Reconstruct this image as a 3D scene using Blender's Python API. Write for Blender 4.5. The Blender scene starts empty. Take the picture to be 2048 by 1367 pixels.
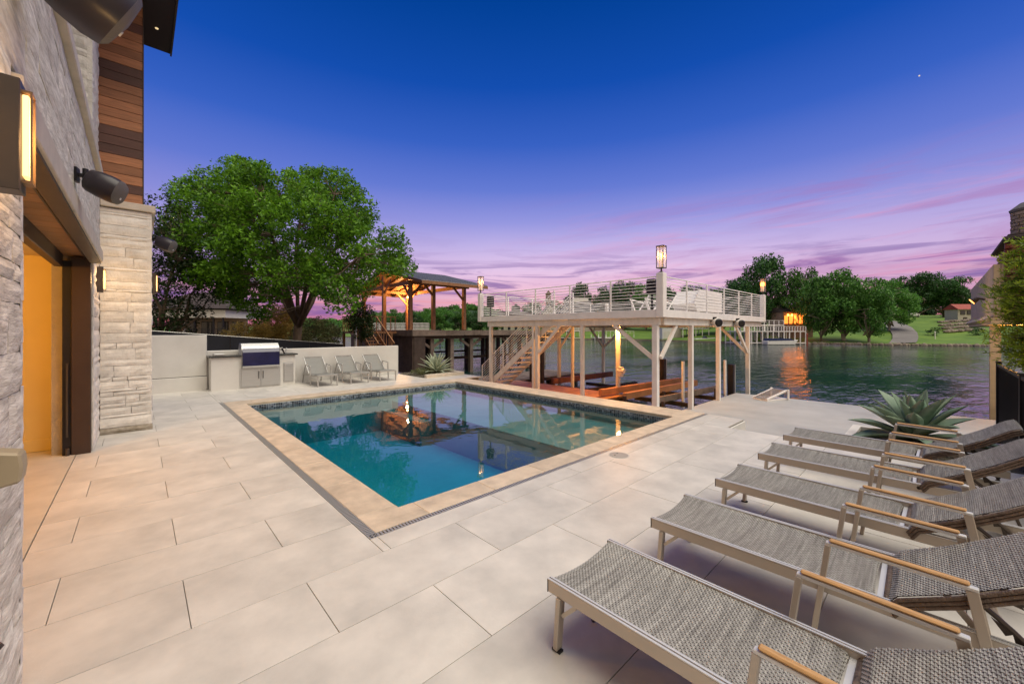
import bpy, bmesh, math, random
from mathutils import Vector, Matrix, noise
R = random.Random(7)
sc = bpy.context.scene
COL = sc.collection
rad = math.radians
# ---------------------------------------------------------------- camera, sky, sun, exposure
F = 795.0; CH = 1.70
_h = math.hypot(846, 795); RS, RC = 846 / _h, 795 / _h          # camera axes against the house axes
cam = bpy.data.cameras.new('camera'); camo = bpy.data.objects.new('camera', cam); COL.objects.link(camo)
cam.sensor_width = 36; cam.lens = 36 * F / 2048; cam.shift_y = -23.5 / 2048
cam.clip_start = 0.05; cam.clip_end = 3000
camo.location = (0, 0, CH); camo.rotation_euler = (rad(90), 0, -math.acos(RS) )
sc.camera = camo
sc.view_settings.view_transform = 'Standard'; sc.view_settings.look = 'None'
sc.view_settings.exposure = 0; sc.view_settings.gamma = 1; sc.view_settings.use_curve_mapping = False
cy = sc.cycles
cy.use_denoising = True
cy.max_bounces = 8; cy.diffuse_bounces = 3; cy.glossy_bounces = 4; cy.transmission_bounces = 6; cy.transparent_max_bounces = 16
cy.sample_clamp_indirect = 6; cy.caustics_reflective = False; cy.caustics_refractive = False

def lin(r, g, b):
    f = lambda v: (v / 255 / 12.92) if v / 255 <= 0.04045 else ((v / 255 + 0.055) / 1.055) ** 2.4
    return (f(r), f(g), f(b), 1)

world = bpy.data.worlds.new('World'); sc.world = world; world.use_nodes = True
def build_sky():
    nt = world.node_tree; N = nt.nodes; L = nt.links; N.clear()
    out = N.new('ShaderNodeOutputWorld'); bg = N.new('ShaderNodeBackground'); L.new(bg.outputs[0], out.inputs[0])
    tc = N.new('ShaderNodeTexCoord')
    nrm = N.new('ShaderNodeVectorMath'); nrm.operation = 'NORMALIZE'; L.new(tc.outputs['Generated'], nrm.inputs[0])
    sep = N.new('ShaderNodeSeparateXYZ'); L.new(nrm.outputs[0], sep.inputs[0])
    def m(op, a, b=None, c=None, clamp=False):
        n = N.new('ShaderNodeMath'); n.operation = op; n.use_clamp = clamp
        for i, v in enumerate((a, b, c)):
            if v is None: continue
            if isinstance(v, (int, float)): n.inputs[i].default_value = v
            else: L.new(v, n.inputs[i])
        return n.outputs[0]
    def ramp(f, stops, interp='LINEAR'):
        n = N.new('ShaderNodeValToRGB'); n.color_ramp.interpolation = interp
        e = n.color_ramp.elements
        while len(e) < len(stops): e.new(0.5)
        for i, (p, c) in enumerate(stops):
            e[i].position = p; e[i].color = c if len(c) == 4 else (*c, 1)
        L.new(f, n.inputs[0]); return n.outputs[0]
    def mix(f, a, b, mode='MIX'):
        n = N.new('ShaderNodeMix'); n.data_type = 'RGBA'; n.blend_type = mode
        for s, v in ((0, f), (6, a), (7, b)):
            if isinstance(v, (int, float)): n.inputs[s].default_value = v
            elif isinstance(v, tuple): n.inputs[s].default_value = v
            else: L.new(v, n.inputs[s])
        return n.outputs[2]
    z = sep.outputs[2]
    zc = m('MAXIMUM', z, 0.0)
    # side: 0 at the left of the view, 1 at the right (angle about the vertical, smooth all round)
    side = m('MULTIPLY_ADD', m('ADD', m('MULTIPLY', sep.outputs[0], RS), m('MULTIPLY', sep.outputs[1], -RC)), 0.5, 0.5)
    base = ramp(zc, [(0.0, lin(230, 118, 124)), (0.045, lin(240, 168, 178)), (0.10, lin(242, 196, 218)), (0.15, lin(230, 200, 234)),
                     (0.20, lin(198, 182, 232)), (0.26, lin(150, 152, 224)), (0.33, lin(102, 124, 212)), (0.42, lin(56, 98, 196)),
                     (0.52, lin(20, 78, 176)), (0.64, lin(2, 64, 150)), (1.0, lin(2, 42, 108))])
    # towards both sides the glow is lower and more purple
    off = m('MAXIMUM', m('SUBTRACT', m('ABSOLUTE', m('SUBTRACT', side, 0.58)), 0.10), 0.0)
    fo = m('MULTIPLY', m('MULTIPLY', off, 2.8, None, True), m('SUBTRACT', 1.0, m('MULTIPLY', zc, 2.6), None, True), None, True)
    purp = ramp(zc, [(0.0, lin(226, 112, 128)), (0.035, lin(150, 92, 158)), (0.10, lin(122, 104, 182)), (0.2, lin(98, 104, 196)), (0.35, lin(46, 82, 186)), (0.6, lin(2, 60, 148))])
    base = mix(m('MULTIPLY', fo, 0.85), base, purp)
    # streaky clouds
    az = N.new('ShaderNodeMath'); az.operation = 'ARCTAN2'
    L.new(sep.outputs[1], az.inputs[0]); L.new(sep.outputs[0], az.inputs[1])
    def cloud(sx, sz, seed, lo, hi, tilt=0.0):
        cx = N.new('ShaderNodeCombineXYZ')
        # the cloud layer's coordinates in x and y of the direction, so there is no seam behind the camera
        L.new(m('MULTIPLY', sep.outputs[0], sx), cx.inputs[0]); L.new(m('MULTIPLY', sep.outputs[1], sx), cx.inputs[1])
        zz = m('ADD', zc, m('MULTIPLY', side, tilt))
        L.new(m('ADD', m('MULTIPLY', zz, sz), seed), cx.inputs[2])
        n = N.new('ShaderNodeTexNoise'); n.inputs['Scale'].default_value = 1; n.inputs['Detail'].default_value = 8
        n.inputs['Roughness'].default_value = 0.64; n.inputs['Distortion'].default_value = 0.9
        L.new(cx.outputs[0], n.inputs['Vector'])
        return ramp(n.outputs[0], [(lo, (0, 0, 0, 1)), (hi, (1, 1, 1, 1))], 'EASE')
    bandlow = ramp(zc, [(0.0, (0.55,) * 3), (0.04, (1,) * 3), (0.13, (1,) * 3), (0.19, (0.12,) * 3), (0.3, (0, 0, 0))])
    c1 = m('MULTIPLY', cloud(3.4, 40, 3.1, 0.48, 0.62), bandlow)
    col = mix(m('MULTIPLY', c1, 0.74), base, lin(112, 84, 160))
    # warm pink streaks low down
    bandpink = ramp(zc, [(0.0, (1,) * 3), (0.06, (1,) * 3), (0.12, (0, 0, 0))])
    c3 = m('MULTIPLY', cloud(2.0, 60, 9.7, 0.46, 0.66), bandpink)
    col = mix(m('MULTIPLY', c3, 0.6), col, lin(246, 140, 128))
    # mauve wisps climbing to the right
    bandr = ramp(zc, [(0.05, (0, 0, 0)), (0.10, (1,) * 3), (0.24, (1,) * 3), (0.34, (0, 0, 0))])
    sidew = ramp(side, [(0.46, (0, 0, 0)), (0.80, (1,) * 3)])
    c2 = m('MULTIPLY', m('MULTIPLY', cloud(2.2, 22, 5.3, 0.44, 0.66, -0.16), bandr), sidew)
    col = mix(m('MULTIPLY', c2, 0.45), col, lin(176, 112, 170))
    bandr2 = ramp(zc, [(0.02, (0, 0, 0)), (0.06, (1,) * 3), (0.20, (1,) * 3), (0.30, (0, 0, 0))])
    c4 = m('MULTIPLY', m('MULTIPLY', cloud(2.9, 26, 12.4, 0.50, 0.66, -0.14), bandr2), sidew)
    col = mix(m('MULTIPLY', c4, 0.42), col, lin(226, 150, 190))
    # broad pale glow added to the unseen sky behind the viewer as fill light
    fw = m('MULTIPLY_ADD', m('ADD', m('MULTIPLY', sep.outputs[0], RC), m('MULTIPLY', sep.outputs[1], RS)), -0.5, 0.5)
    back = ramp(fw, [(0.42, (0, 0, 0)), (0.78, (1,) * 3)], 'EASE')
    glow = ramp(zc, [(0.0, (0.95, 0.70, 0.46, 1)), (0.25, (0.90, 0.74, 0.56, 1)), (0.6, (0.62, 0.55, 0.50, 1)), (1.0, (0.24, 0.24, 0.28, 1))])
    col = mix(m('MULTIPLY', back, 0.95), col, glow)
    # the evening star
    st = Vector((0.7284, -0.6850, 0)) * (1838 - 1024) / F + Vector((0.6850, 0.7284, 0)) + Vector((0, 0, (660 - 152) / F)); st.normalize()
    dt = N.new('ShaderNodeVectorMath'); dt.operation = 'DOT_PRODUCT'; L.new(nrm.outputs[0], dt.inputs[0]); dt.inputs[1].default_value = st
    star = m('GREATER_THAN', dt.outputs['Value'], math.cos(0.0010))
    col = mix(star, col, (1.0, 0.8, 0.5, 1))
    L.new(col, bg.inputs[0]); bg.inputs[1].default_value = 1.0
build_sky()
def add_sun():
    s = bpy.data.lights.new('sun', 'SUN'); s.energy = 3.6; s.angle = rad(55); s.color = (1.0, 0.915, 0.76)
    o = bpy.data.objects.new('sun', s); COL.objects.link(o)
    d = Vector((0.16, -0.40, 0.90))            # towards the added glow behind the camera
    o.rotation_euler = (-d).to_track_quat('-Z', 'Y').to_euler(); o.location = (0, -5, 20)
add_sun()

def at(px, d, z):
    """the point at camera depth d, sideways bearing px, height z"""
    l = (px - 1024) * d / F
    return Vector((l * RS + d * RC, -l * RC + d * RS, z))
def zy(py, d): return CH - (py - 660) * d / F

# ---------------------------------------------------------------- materials
MATS = {}
def mat(name, col, rough=0.6, metal=0.0, var=0.12, scale=4.0, bump=0.0, bscale=30.0, rnd=0.0, stretch=(1, 1, 1), emis=None, estr=0.0,
        col2=None, spec=0.5, detail=5, coat=0.0, alpha=1.0, trans=0.0, island=False, world=False, ior=1.45):
    if name in MATS: return MATS[name]
    m = bpy.data.materials.new(name); m.use_nodes = True; MATS[name] = m
    nt = m.node_tree; N = nt.nodes; L = nt.links
    p = N['Principled BSDF']
    p.inputs['Roughness'].default_value = rough; p.inputs['Metallic'].default_value = metal
    p.inputs['Specular IOR Level'].default_value = spec; p.inputs['Coat Weight'].default_value = coat
    p.inputs['Alpha'].default_value = alpha; p.inputs['Transmission Weight'].default_value = trans; p.inputs['IOR'].default_value = ior
    c = (*col, 1) if len(col) == 3 else col
    tc = N.new('ShaderNodeTexCoord'); mp = N.new('ShaderNodeMapping'); mp.inputs['Scale'].default_value = stretch
    if world:
        g = N.new('ShaderNodeNewGeometry'); L.new(g.outputs['Position'], mp.inputs[0])
    else: L.new(tc.outputs['Object'], mp.inputs[0])
    oi = N.new('ShaderNodeObjectInfo')
    n = N.new('ShaderNodeTexNoise'); n.noise_dimensions = '4D'; n.inputs['Scale'].default_value = scale; n.inputs['Detail'].default_value = detail
    n.inputs['Roughness'].default_value = 0.6
    L.new(mp.outputs[0], n.inputs['Vector'])
    w = N.new('ShaderNodeMath'); w.operation = 'MULTIPLY'; w.inputs[1].default_value = 0 if world else 37.0; L.new(oi.outputs['Random'], w.inputs[0]); L.new(w.outputs[0], n.inputs['W'])
    r = N.new('ShaderNodeValToRGB'); e = r.color_ramp.elements; e[0].position = 0.32; e[1].position = 0.68
    c2 = (*col2, 1) if col2 else tuple(min(1, v * (1 + var)) for v in c[:3]) + (1,)
    e[0].color = tuple(v * (1 - var) for v in c[:3]) + (1,) if not col2 else c; e[1].color = c2
    L.new(n.outputs[0], r.inputs[0]); cur = r.outputs[0]
    if rnd:
        hs = N.new('ShaderNodeHueSaturation'); a = N.new('ShaderNodeMapRange'); a.inputs[3].default_value = 1 - rnd; a.inputs[4].default_value = 1 + rnd
        if island:
            g2 = N.new('ShaderNodeNewGeometry'); L.new(g2.outputs['Random Per Island'], a.inputs[0])
        else: L.new(oi.outputs['Random'], a.inputs[0])
        L.new(a.outputs[0], hs.inputs['Value']); L.new(cur, hs.inputs['Color']); cur = hs.outputs[0]
    L.new(cur, p.inputs['Base Color'])
    if bump:
        b = N.new('ShaderNodeTexNoise'); b.inputs['Scale'].default_value = bscale; b.inputs['Detail'].default_value = 6; L.new(mp.outputs[0], b.inputs['Vector'])
        bn = N.new('ShaderNodeBump'); bn.inputs['Strength'].default_value = min(1, bump * 2); bn.inputs['Distance'].default_value = bump * 0.02
        L.new(b.outputs[0], bn.inputs['Height']); L.new(bn.outputs[0], p.inputs['Normal'])
    if emis:
        p.inputs['Emission Color'].default_value = (*emis, 1); p.inputs['Emission Strength'].default_value = estr
    return m

def leaf_mat(name, col, col2, trans=0.3, scale=0.6):
    if name in MATS: return MATS[name]
    m = bpy.data.materials.new(name); m.use_nodes = True; MATS[name] = m
    nt = m.node_tree; N = nt.nodes; L = nt.links; N.clear()
    out = N.new('ShaderNodeOutputMaterial'); mx = N.new('ShaderNodeMixShader'); d = N.new('ShaderNodeBsdfPrincipled'); t = N.new('ShaderNodeBsdfTranslucent')
    d.inputs['Roughness'].default_value = 0.5; d.inputs['Specular IOR Level'].default_value = 0.35
    tc = N.new('ShaderNodeTexCoord'); n = N.new('ShaderNodeTexNoise'); n.inputs['Scale'].default_value = scale; n.inputs['Detail'].default_value = 3
    L.new(tc.outputs['Object'], n.inputs['Vector'])
    g = N.new('ShaderNodeNewGeometry'); oi = N.new('ShaderNodeObjectInfo')
    a = N.new('ShaderNodeMath'); a.operation = 'MULTIPLY_ADD'; a.inputs[1].default_value = 0.5; L.new(g.outputs['Random Per Island'], a.inputs[0])
    s = N.new('ShaderNodeMath'); s.operation = 'SUBTRACT'; L.new(n.outputs[0], s.inputs[0]); s.inputs[1].default_value = 0.25
    L.new(s.outputs[0], a.inputs[2])
    r = N.new('ShaderNodeValToRGB'); r.color_ramp.elements[0].position = 0.2; r.color_ramp.elements[1].position = 0.8
    r.color_ramp.elements[0].color = (*col, 1); r.color_ramp.elements[1].color = (*col2, 1); L.new(a.outputs[0], r.inputs[0])
    hs = N.new('ShaderNodeHueSaturation'); mr = N.new('ShaderNodeMapRange'); mr.inputs[3].default_value = 0.75; mr.inputs[4].default_value = 1.3
    L.new(oi.outputs['Random'], mr.inputs[0]); L.new(mr.outputs[0], hs.inputs['Value']); L.new(r.outputs[0], hs.inputs['Color'])
    L.new(hs.outputs[0], d.inputs['Base Color']); L.new(hs.outputs[0], t.inputs['Color'])
    mx.inputs[0].default_value = trans; L.new(d.outputs[0], mx.inputs[1]); L.new(t.outputs[0], mx.inputs[2]); L.new(mx.outputs[0], out.inputs[0])
    return m

M_PAVER = mat('limestone paver', (0.455, 0.435, 0.395), 0.45, col2=(0.65, 0.615, 0.555), scale=2.4, bump=0.15, bscale=60, rnd=0.05, detail=8)
M_JOINT = mat('joint sand', (0.20, 0.185, 0.165), 0.9)
M_COPING = mat('tan limestone coping', (0.54, 0.44, 0.33), 0.6, var=0.2, scale=5, bump=0.2, bscale=50, rnd=0.06)
M_STONE = mat('chopped limestone', (0.68, 0.645, 0.585), 0.85, var=0.16, scale=6, bump=0.45, bscale=28, rnd=0.10)
M_STONEBIG = mat('rough limestone face', (0.46, 0.415, 0.34), 0.85, col2=(0.86, 0.81, 0.70), scale=9, bump=0.6, bscale=22, rnd=0.08, stretch=(.6, 1, 2.6))
M_MORTAR = mat('mortar', (0.40, 0.36, 0.31), 0.95, bump=0.5)
M_SMOOTH = mat('sawn limestone', (0.56, 0.49, 0.40), 0.7, var=0.12, scale=5, bump=0.2)
M_STUCCO = mat('white stucco', (0.60, 0.58, 0.54), 0.8, col2=(0.70, 0.68, 0.635), scale=1.4, bump=0.15, bscale=120)
M_WHITE = mat('white painted steel', (0.80, 0.77, 0.75), 0.4, var=0.07, scale=4)
M_GLOWH = mat('orange lamp glow', (1, 0.4, 0.1), 0.4, emis=(1.0, 0.30, 0.04), estr=12.0)
M_CREAM = mat('cream painted steel', (0.75, 0.71, 0.66), 0.5, var=0.14, scale=5, stretch=(1, 1, .4), bump=0.1)
M_STEEL = mat('brushed stainless', (0.55, 0.55, 0.54), 0.45, 1.0, var=0.06, scale=3, stretch=(1, 1, 30), bump=0.02)
M_ALU = mat('champagne aluminium', (0.47, 0.41, 0.345), 0.38, 0.45, var=0.05)
M_ALUL = mat('pale aluminium channel', (0.62, 0.62, 0.61), 0.4, 0.25, var=0.03)
M_GREYF = mat('grey chair frame', (0.46, 0.45, 0.43), 0.4, 0.5, var=0.04)
M_SLING = mat('grey sling fabric', (0.235, 0.235, 0.22), 0.8, var=0.10, scale=3, stretch=(1, 40, 40), bump=0.15, bscale=200)
M_TEAK = mat('teak', (0.50, 0.29, 0.12), 0.5, var=0.25, scale=9, stretch=(8, 1, 8), bump=0.1)
M_WICK = mat('grey woven resin', (0.19, 0.18, 0.165), 0.55, col2=(0.40, 0.385, 0.355), scale=10, stretch=(0.35, 7, 1), rnd=0.13, island=True)
M_WICKD = mat('dark woven resin', (0.14, 0.10, 0.075), 0.6, var=0.4, scale=30, bump=0.5, bscale=90)
M_BLACK = mat('black metal', (0.014, 0.013, 0.016), 0.45, 0.3, var=0.2)
M_BRONZE = mat('dark bronze', (0.075, 0.06, 0.05), 0.45, 0.5, var=0.15)
M_SPK = mat('speaker plastic', (0.026, 0.021, 0.027), 0.38, var=0.15)
M_SPKG = mat('speaker grille', (0.13, 0.115, 0.10), 0.6, var=0.1, bump=0.3, bscale=200)
M_GRANITE = mat('black granite', (0.03, 0.03, 0.03), 0.25, var=0.4, scale=60)
M_CEDAR = mat('cedar cladding', (0.34, 0.145, 0.065), 0.55, var=0.35, scale=7, stretch=(0.6, 1, 14), bump=0.15, rnd=0.28)
M_CEDARD = mat('dark cedar cladding', (0.10, 0.045, 0.032), 0.55, var=0.35, scale=7, stretch=(0.6, 1, 14), bump=0.15, rnd=0.35)
M_WOODO = mat('warm stained boards', (0.30, 0.15, 0.065), 0.5, var=0.28, scale=6, stretch=(1, 9, 1), rnd=0.2)
M_TIMBER = mat('stained pavilion timber', (0.27, 0.13, 0.06), 0.65, var=0.25, scale=6, bump=0.2, rnd=0.15)
M_WEATH = mat('weathered grey timber', (0.17, 0.13, 0.105), 0.85, var=0.35, scale=3, bump=0.35, rnd=0.2)
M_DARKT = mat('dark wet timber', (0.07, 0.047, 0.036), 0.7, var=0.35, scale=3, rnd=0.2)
M_REDB = mat('red brown bunk timber', (0.20, 0.075, 0.045), 0.6, var=0.25, scale=3, rnd=0.15)
M_ORB = mat('varnished lift beam', (0.50, 0.25, 0.12), 0.55, var=0.2, scale=2, rnd=0.1)
M_METALR = mat('galvanised roof sheet', (0.33, 0.34, 0.35), 0.42, 0.5, var=0.1)
M_CONC = mat('smooth concrete', (0.36, 0.365, 0.36), 0.6, var=0.16, scale=0.9, bump=0.1, bscale=40)
M_SCREEN = mat('black windscreen mesh', (0.011, 0.012, 0.018), 0.75, var=0.35, scale=2)
M_BARK = mat('tree bark', (0.145, 0.105, 0.075), 0.9, var=0.35, scale=6, stretch=(1, 1, 0.25), bump=0.7, bscale=14)
M_BARKP = mat('pale bark', (0.30, 0.26, 0.21), 0.9, var=0.35, scale=3, bump=0.4)
M_BEIGE = mat('beige plastic', (0.36, 0.29, 0.18), 0.45, var=0.08)
M_GLASS = mat('clear lamp glass', (0.9, 0.85, 0.8), 0.05, var=0.0, alpha=0.28)
M_GLOW = mat('lit lamp diffuser', (1, 0.85, 0.6), 0.4, emis=(1.0, 0.58, 0.20), estr=1.9, var=0.0)
M_GLOWS = mat('lit flame bulb', (1, 0.7, 0.4), 0.4, emis=(1.0, 0.38, 0.08), estr=4.0, var=0.0)
M_WINWARM = mat('lit window', (0.5, 0.3, 0.15), 0.3, emis=(1.0, 0.22, 0.03), estr=2.4, col2=(0.3, 0.1, 0.04), scale=1.5)
M_WIN = mat('dark window glass', (0.03, 0.035, 0.045), 0.08, var=0.3)
M_ROOFG = mat('grey shingles', (0.11, 0.105, 0.11), 0.85, var=0.25, scale=2, bump=0.3)
M_ROOFB = mat('brown shingles', (0.055, 0.042, 0.04), 0.9, var=0.25, scale=2)
M_ROOFR = mat('red roof tiles', (0.30, 0.055, 0.035), 0.7, var=0.25, scale=3)
M_HWALL = mat('far stucco wall', (0.42, 0.38, 0.33), 0.8, var=0.08, scale=1)
M_HBRICK = mat('far brick wall', (0.24, 0.17, 0.13), 0.85, var=0.2, scale=3)
M_ROCK = mat('lake boulder', (0.22, 0.18, 0.145), 0.9, var=0.35, scale=2.5, bump=0.6, bscale=8, rnd=0.2)
M_LOG = mat('red stained logs', (0.15, 0.035, 0.022), 0.6, var=0.35, scale=3, bump=0.3, rnd=0.2)
M_TANP = mat('tan painted boards', (0.64, 0.50, 0.29), 0.7, var=0.12, scale=1.2, stretch=(1, 1, 3), rnd=0.06)
M_ASPH = mat('old asphalt drive', (0.20, 0.185, 0.175), 0.85, var=0.3, scale=0.12, world=True)
M_LAWN = mat('mown lawn', (0.055, 0.13, 0.012), 0.85, col2=(0.14, 0.23, 0.022), scale=0.25, bump=0.5, bscale=8, world=True)
M_DIRT = mat('bank earth', (0.10, 0.085, 0.055), 0.95, var=0.35, scale=0.6, bump=0.4, bscale=3)
M_GRAV = mat('river gravel', (0.12, 0.105, 0.09), 0.85, var=0.5, scale=12, rnd=0.5, island=True)
M_GREEN = mat('green plastic', (0.02, 0.30, 0.06), 0.5)
M_LEAFB = leaf_mat('tree leaves', (0.016, 0.065, 0.005), (0.17, 0.37, 0.02), 0.34, 0.8)
M_LEAFD = leaf_mat('dark leaves', (0.014, 0.036, 0.008), (0.045, 0.085, 0.016), 0.25)
M_LEAFF = leaf_mat('far leaves', (0.028, 0.11, 0.018), (0.15, 0.34, 0.055), 0.25, 0.3)
M_LEAFK = leaf_mat('far dark leaves', (0.016, 0.062, 0.016), (0.07, 0.18, 0.036), 0.2, 0.3)
M_LEAFY = leaf_mat('lamplit yellow leaves', (0.34, 0.25, 0.05), (0.75, 0.60, 0.20), 0.35, 1.2)  # yellow brightened so that lamplight on the bushes sits in the leaf colour
M_LEAFG = leaf_mat('grey green leaves', (0.07, 0.085, 0.03), (0.27, 0.29, 0.13), 0.3, 1.2)
M_CYP = leaf_mat('cypress needles', (0.10, 0.19, 0.015), (0.42, 0.54, 0.04), 0.45, 2)
M_AGAVE = mat('green agave leaf', (0.13, 0.22, 0.16), 0.5, col2=(0.29, 0.38, 0.27), scale=3)
M_AGAVEP = mat('pale agave leaf', (0.36, 0.43, 0.30), 0.5, col2=(0.56, 0.60, 0.45), scale=3)
M_HULL = mat('white hull', (0.7, 0.7, 0.7), 0.3, var=0.05)
M_BLUEC = mat('blue canvas', (0.02, 0.035, 0.12), 0.6, var=0.2)
M_FILM = mat('deep blue film', (0.012, 0.012, 0.062), 0.16, var=0.35, scale=4, spec=0.8)
M_OAK = mat('room floor', (0.50, 0.47, 0.41), 0.42, var=0.1)
M_ROOM = mat('room wall paint', (0.74, 0.60, 0.28), 0.8, var=0.02)

# ---------------------------------------------------------------- geometry helpers
class MB:
    def __init__(s): s.v = []; s.f = []; s.m = []; s.sm = False
    def face(s, pts, mi=0):
        b = len(s.v); s.v += [tuple(p) for p in pts]; s.f.append(tuple(range(b, b + len(pts)))); s.m.append(mi)
    def box(s, x0, x1, y0, y1, z0, z1, mi=0):
        b = len(s.v)
        s.v += [(x0, y0, z0), (x1, y0, z0), (x1, y1, z0), (x0, y1, z0), (x0, y0, z1), (x1, y0, z1), (x1, y1, z1), (x0, y1, z1)]
        for q in ((0, 3, 2, 1), (4, 5, 6, 7), (0, 1, 5, 4), (1, 2, 6, 5), (2, 3, 7, 6), (3, 0, 4, 7)):
            s.f.append(tuple(b + i for i in q)); s.m.append(mi)
        return s
    def beam(s, p, q, w, h, up=(0, 0, 1), mi=0, w2=None, h2=None):
        p = Vector(p); q = Vector(q); t = (q - p).normalized(); up = Vector(up)
        if abs(t.dot(up)) > 0.99: up = Vector((1, 0, 0))
        sd = t.cross(up).normalized(); u = sd.cross(t).normalized()
        w2 = w if w2 is None else w2; h2 = h if h2 is None else h2
        b = len(s.v)
        for c, ww, hh in ((p, w, h), (q, w2, h2)):
            for a, e in ((-1, -1), (1, -1), (1, 1), (-1, 1)): s.v.append(tuple(c + sd * a * ww / 2 + u * e * hh / 2))
        for f in ((0, 3, 2, 1), (4, 5, 6, 7), (0, 1, 5, 4), (1, 2, 6, 5), (2, 3, 7, 6), (3, 0, 4, 7)):
            s.f.append(tuple(b + i for i in f)); s.m.append(mi)
        return s
    def tube(s, pts, rs, n=8, mi=0, cap=True):
        pts = [Vector(p) for p in pts]
        if isinstance(rs, (int, float)): rs = [rs] * len(pts)
        b = len(s.v); ref = None
        for i, p in enumerate(pts):
            t = (pts[min(i + 1, len(pts) - 1)] - pts[max(i - 1, 0)])
            t = t.normalized() if t.length > 1e-9 else Vector((0, 0, 1))
            if ref is None:
                ref = Vector((0, 0, 1)) if abs(t.z) < 0.9 else Vector((1, 0, 0))
            a = t.cross(ref).normalized(); c = a.cross(t).normalized(); ref = c
            for k in range(n):
                an = 2 * math.pi * k / n; s.v.append(tuple(p + (a * math.cos(an) + c * math.sin(an)) * rs[i]))
        for i in range(len(pts) - 1):
            for k in range(n):
                k2 = (k + 1) % n; s.f.append((b + i * n + k, b + i * n + k2, b + (i + 1) * n + k2, b + (i + 1) * n + k)); s.m.append(mi)
        if cap:
            s.f.append(tuple(b + k for k in range(n - 1, -1, -1))); s.m.append(mi)
            e = b + (len(pts) - 1) * n; s.f.append(tuple(e + k for k in range(n))); s.m.append(mi)
        return s
    def prism(s, poly, axis, a0, a1, mi=0):
        """poly: 2D points in the plane of the two other axes, extruded along axis"""
        def P(u, v, a): return {'x': (a, u, v), 'y': (u, a, v), 'z': (u, v, a)}[axis]
        b = len(s.v); n = len(poly)
        s.v += [P(u, v, a0) for u, v in poly] + [P(u, v, a1) for u, v in poly]
        s.f.append(tuple(range(b + n - 1, b - 1, -1))); s.m.append(mi); s.f.append(tuple(range(b + n, b + 2 * n))); s.m.append(mi)
        for i in range(n):
            j = (i + 1) % n; s.f.append((b + i, b + j, b + n + j, b + n + i)); s.m.append(mi)
        return s
    def mesh(s, name, mats, bev=0.0, smooth=False, seg=1, fix=True):
        me = bpy.data.meshes.new(name); me.from_pydata(s.v, [], s.f)
        for m in (mats if isinstance(mats, (list, tuple)) else [mats]): me.materials.append(m)
        if len(me.materials) > 1: me.polygons.foreach_set('material_index', s.m)
        if bev or fix:
            bm = bmesh.new(); bm.from_mesh(me)
            if fix: bmesh.ops.recalc_face_normals(bm, faces=bm.faces)
            if bev: bmesh.ops.bevel(bm, geom=list(bm.edges), offset=bev, segments=seg, affect='EDGES', profile=0.6)
            bm.to_mesh(me); bm.free()
        if smooth: me.shade_smooth()
        me.update(); return me

def link(name, me, parent=None, loc=None, rot=None, scale=None):
    o = bpy.data.objects.new(name, me); COL.objects.link(o)
    if parent: o.parent = parent
    if loc is not None: o.location = loc
    if rot is not None: o.rotation_euler = rot
    if scale is not None: o.scale = scale
    return o
def build(name, mb, mats, parent=None, bev=0.0, smooth=False, **k):
    return link(name, mb.mesh(name, mats, bev, smooth), parent, **k)
def boxo(name, b, m, parent=None, bev=0.0, recenter=True):
    x0, x1, y0, y1, z0, z1 = b; c = Vector(((x0 + x1) / 2, (y0 + y1) / 2, (z0 + z1) / 2))
    if parent is not None: c0 = c
    mb = MB().box(x0 - c.x, x1 - c.x, y0 - c.y, y1 - c.y, z0 - c.z, z1 - c.z)
    o = build(name, mb, m, parent, bev); o.location = c - (Vector(parent.location) if parent and parent.location.length else Vector()); return o
def tag(o, label=None, cat=None, group=None, kind=None):
    if label: o['label'] = label
    if cat: o['category'] = cat
    if group: o['group'] = group
    if kind: o['kind'] = kind
    return o
def thing(name, label, cat, group=None, loc=(0, 0, 0), rz=0.0):
    o = bpy.data.objects.new(name, None); COL.objects.link(o); o.empty_display_size = 0.1
    o.location = loc; o.rotation_euler = (0, 0, rz)
    return tag(o, label, cat, group)
def struct(name, mb, m, **k):
    o = build(name, mb, m, **k); o['kind'] = 'structure'; return o
CHILD = {}
def kids(o): return [c for c in bpy.data.objects if c.parent == o]
def copy_tree(o, loc=None, rz=None, label=None, parent=None, km=None):
    if km is None:
        km = {}
        for c in bpy.data.objects:
            if c.parent: km.setdefault(c.parent.name, []).append(c)
    c = o.copy(); COL.objects.link(c)
    if parent: c.parent = parent
    if loc is not None: c.location = loc
    if rz is not None: c.rotation_euler = (0, 0, rz)
    if label: c['label'] = label
    for ch in km.get(o.name, []): copy_tree(ch, parent=c, km=km)
    return c
def point(name, loc, e, col, r=0.05, parent=None):
    l = bpy.data.lights.new(name, 'POINT'); l.energy = e; l.color = col; l.shadow_soft_size = r
    o = bpy.data.objects.new(name, l); COL.objects.link(o); o.location = loc
    if parent: o.parent = parent
    return o
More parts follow.
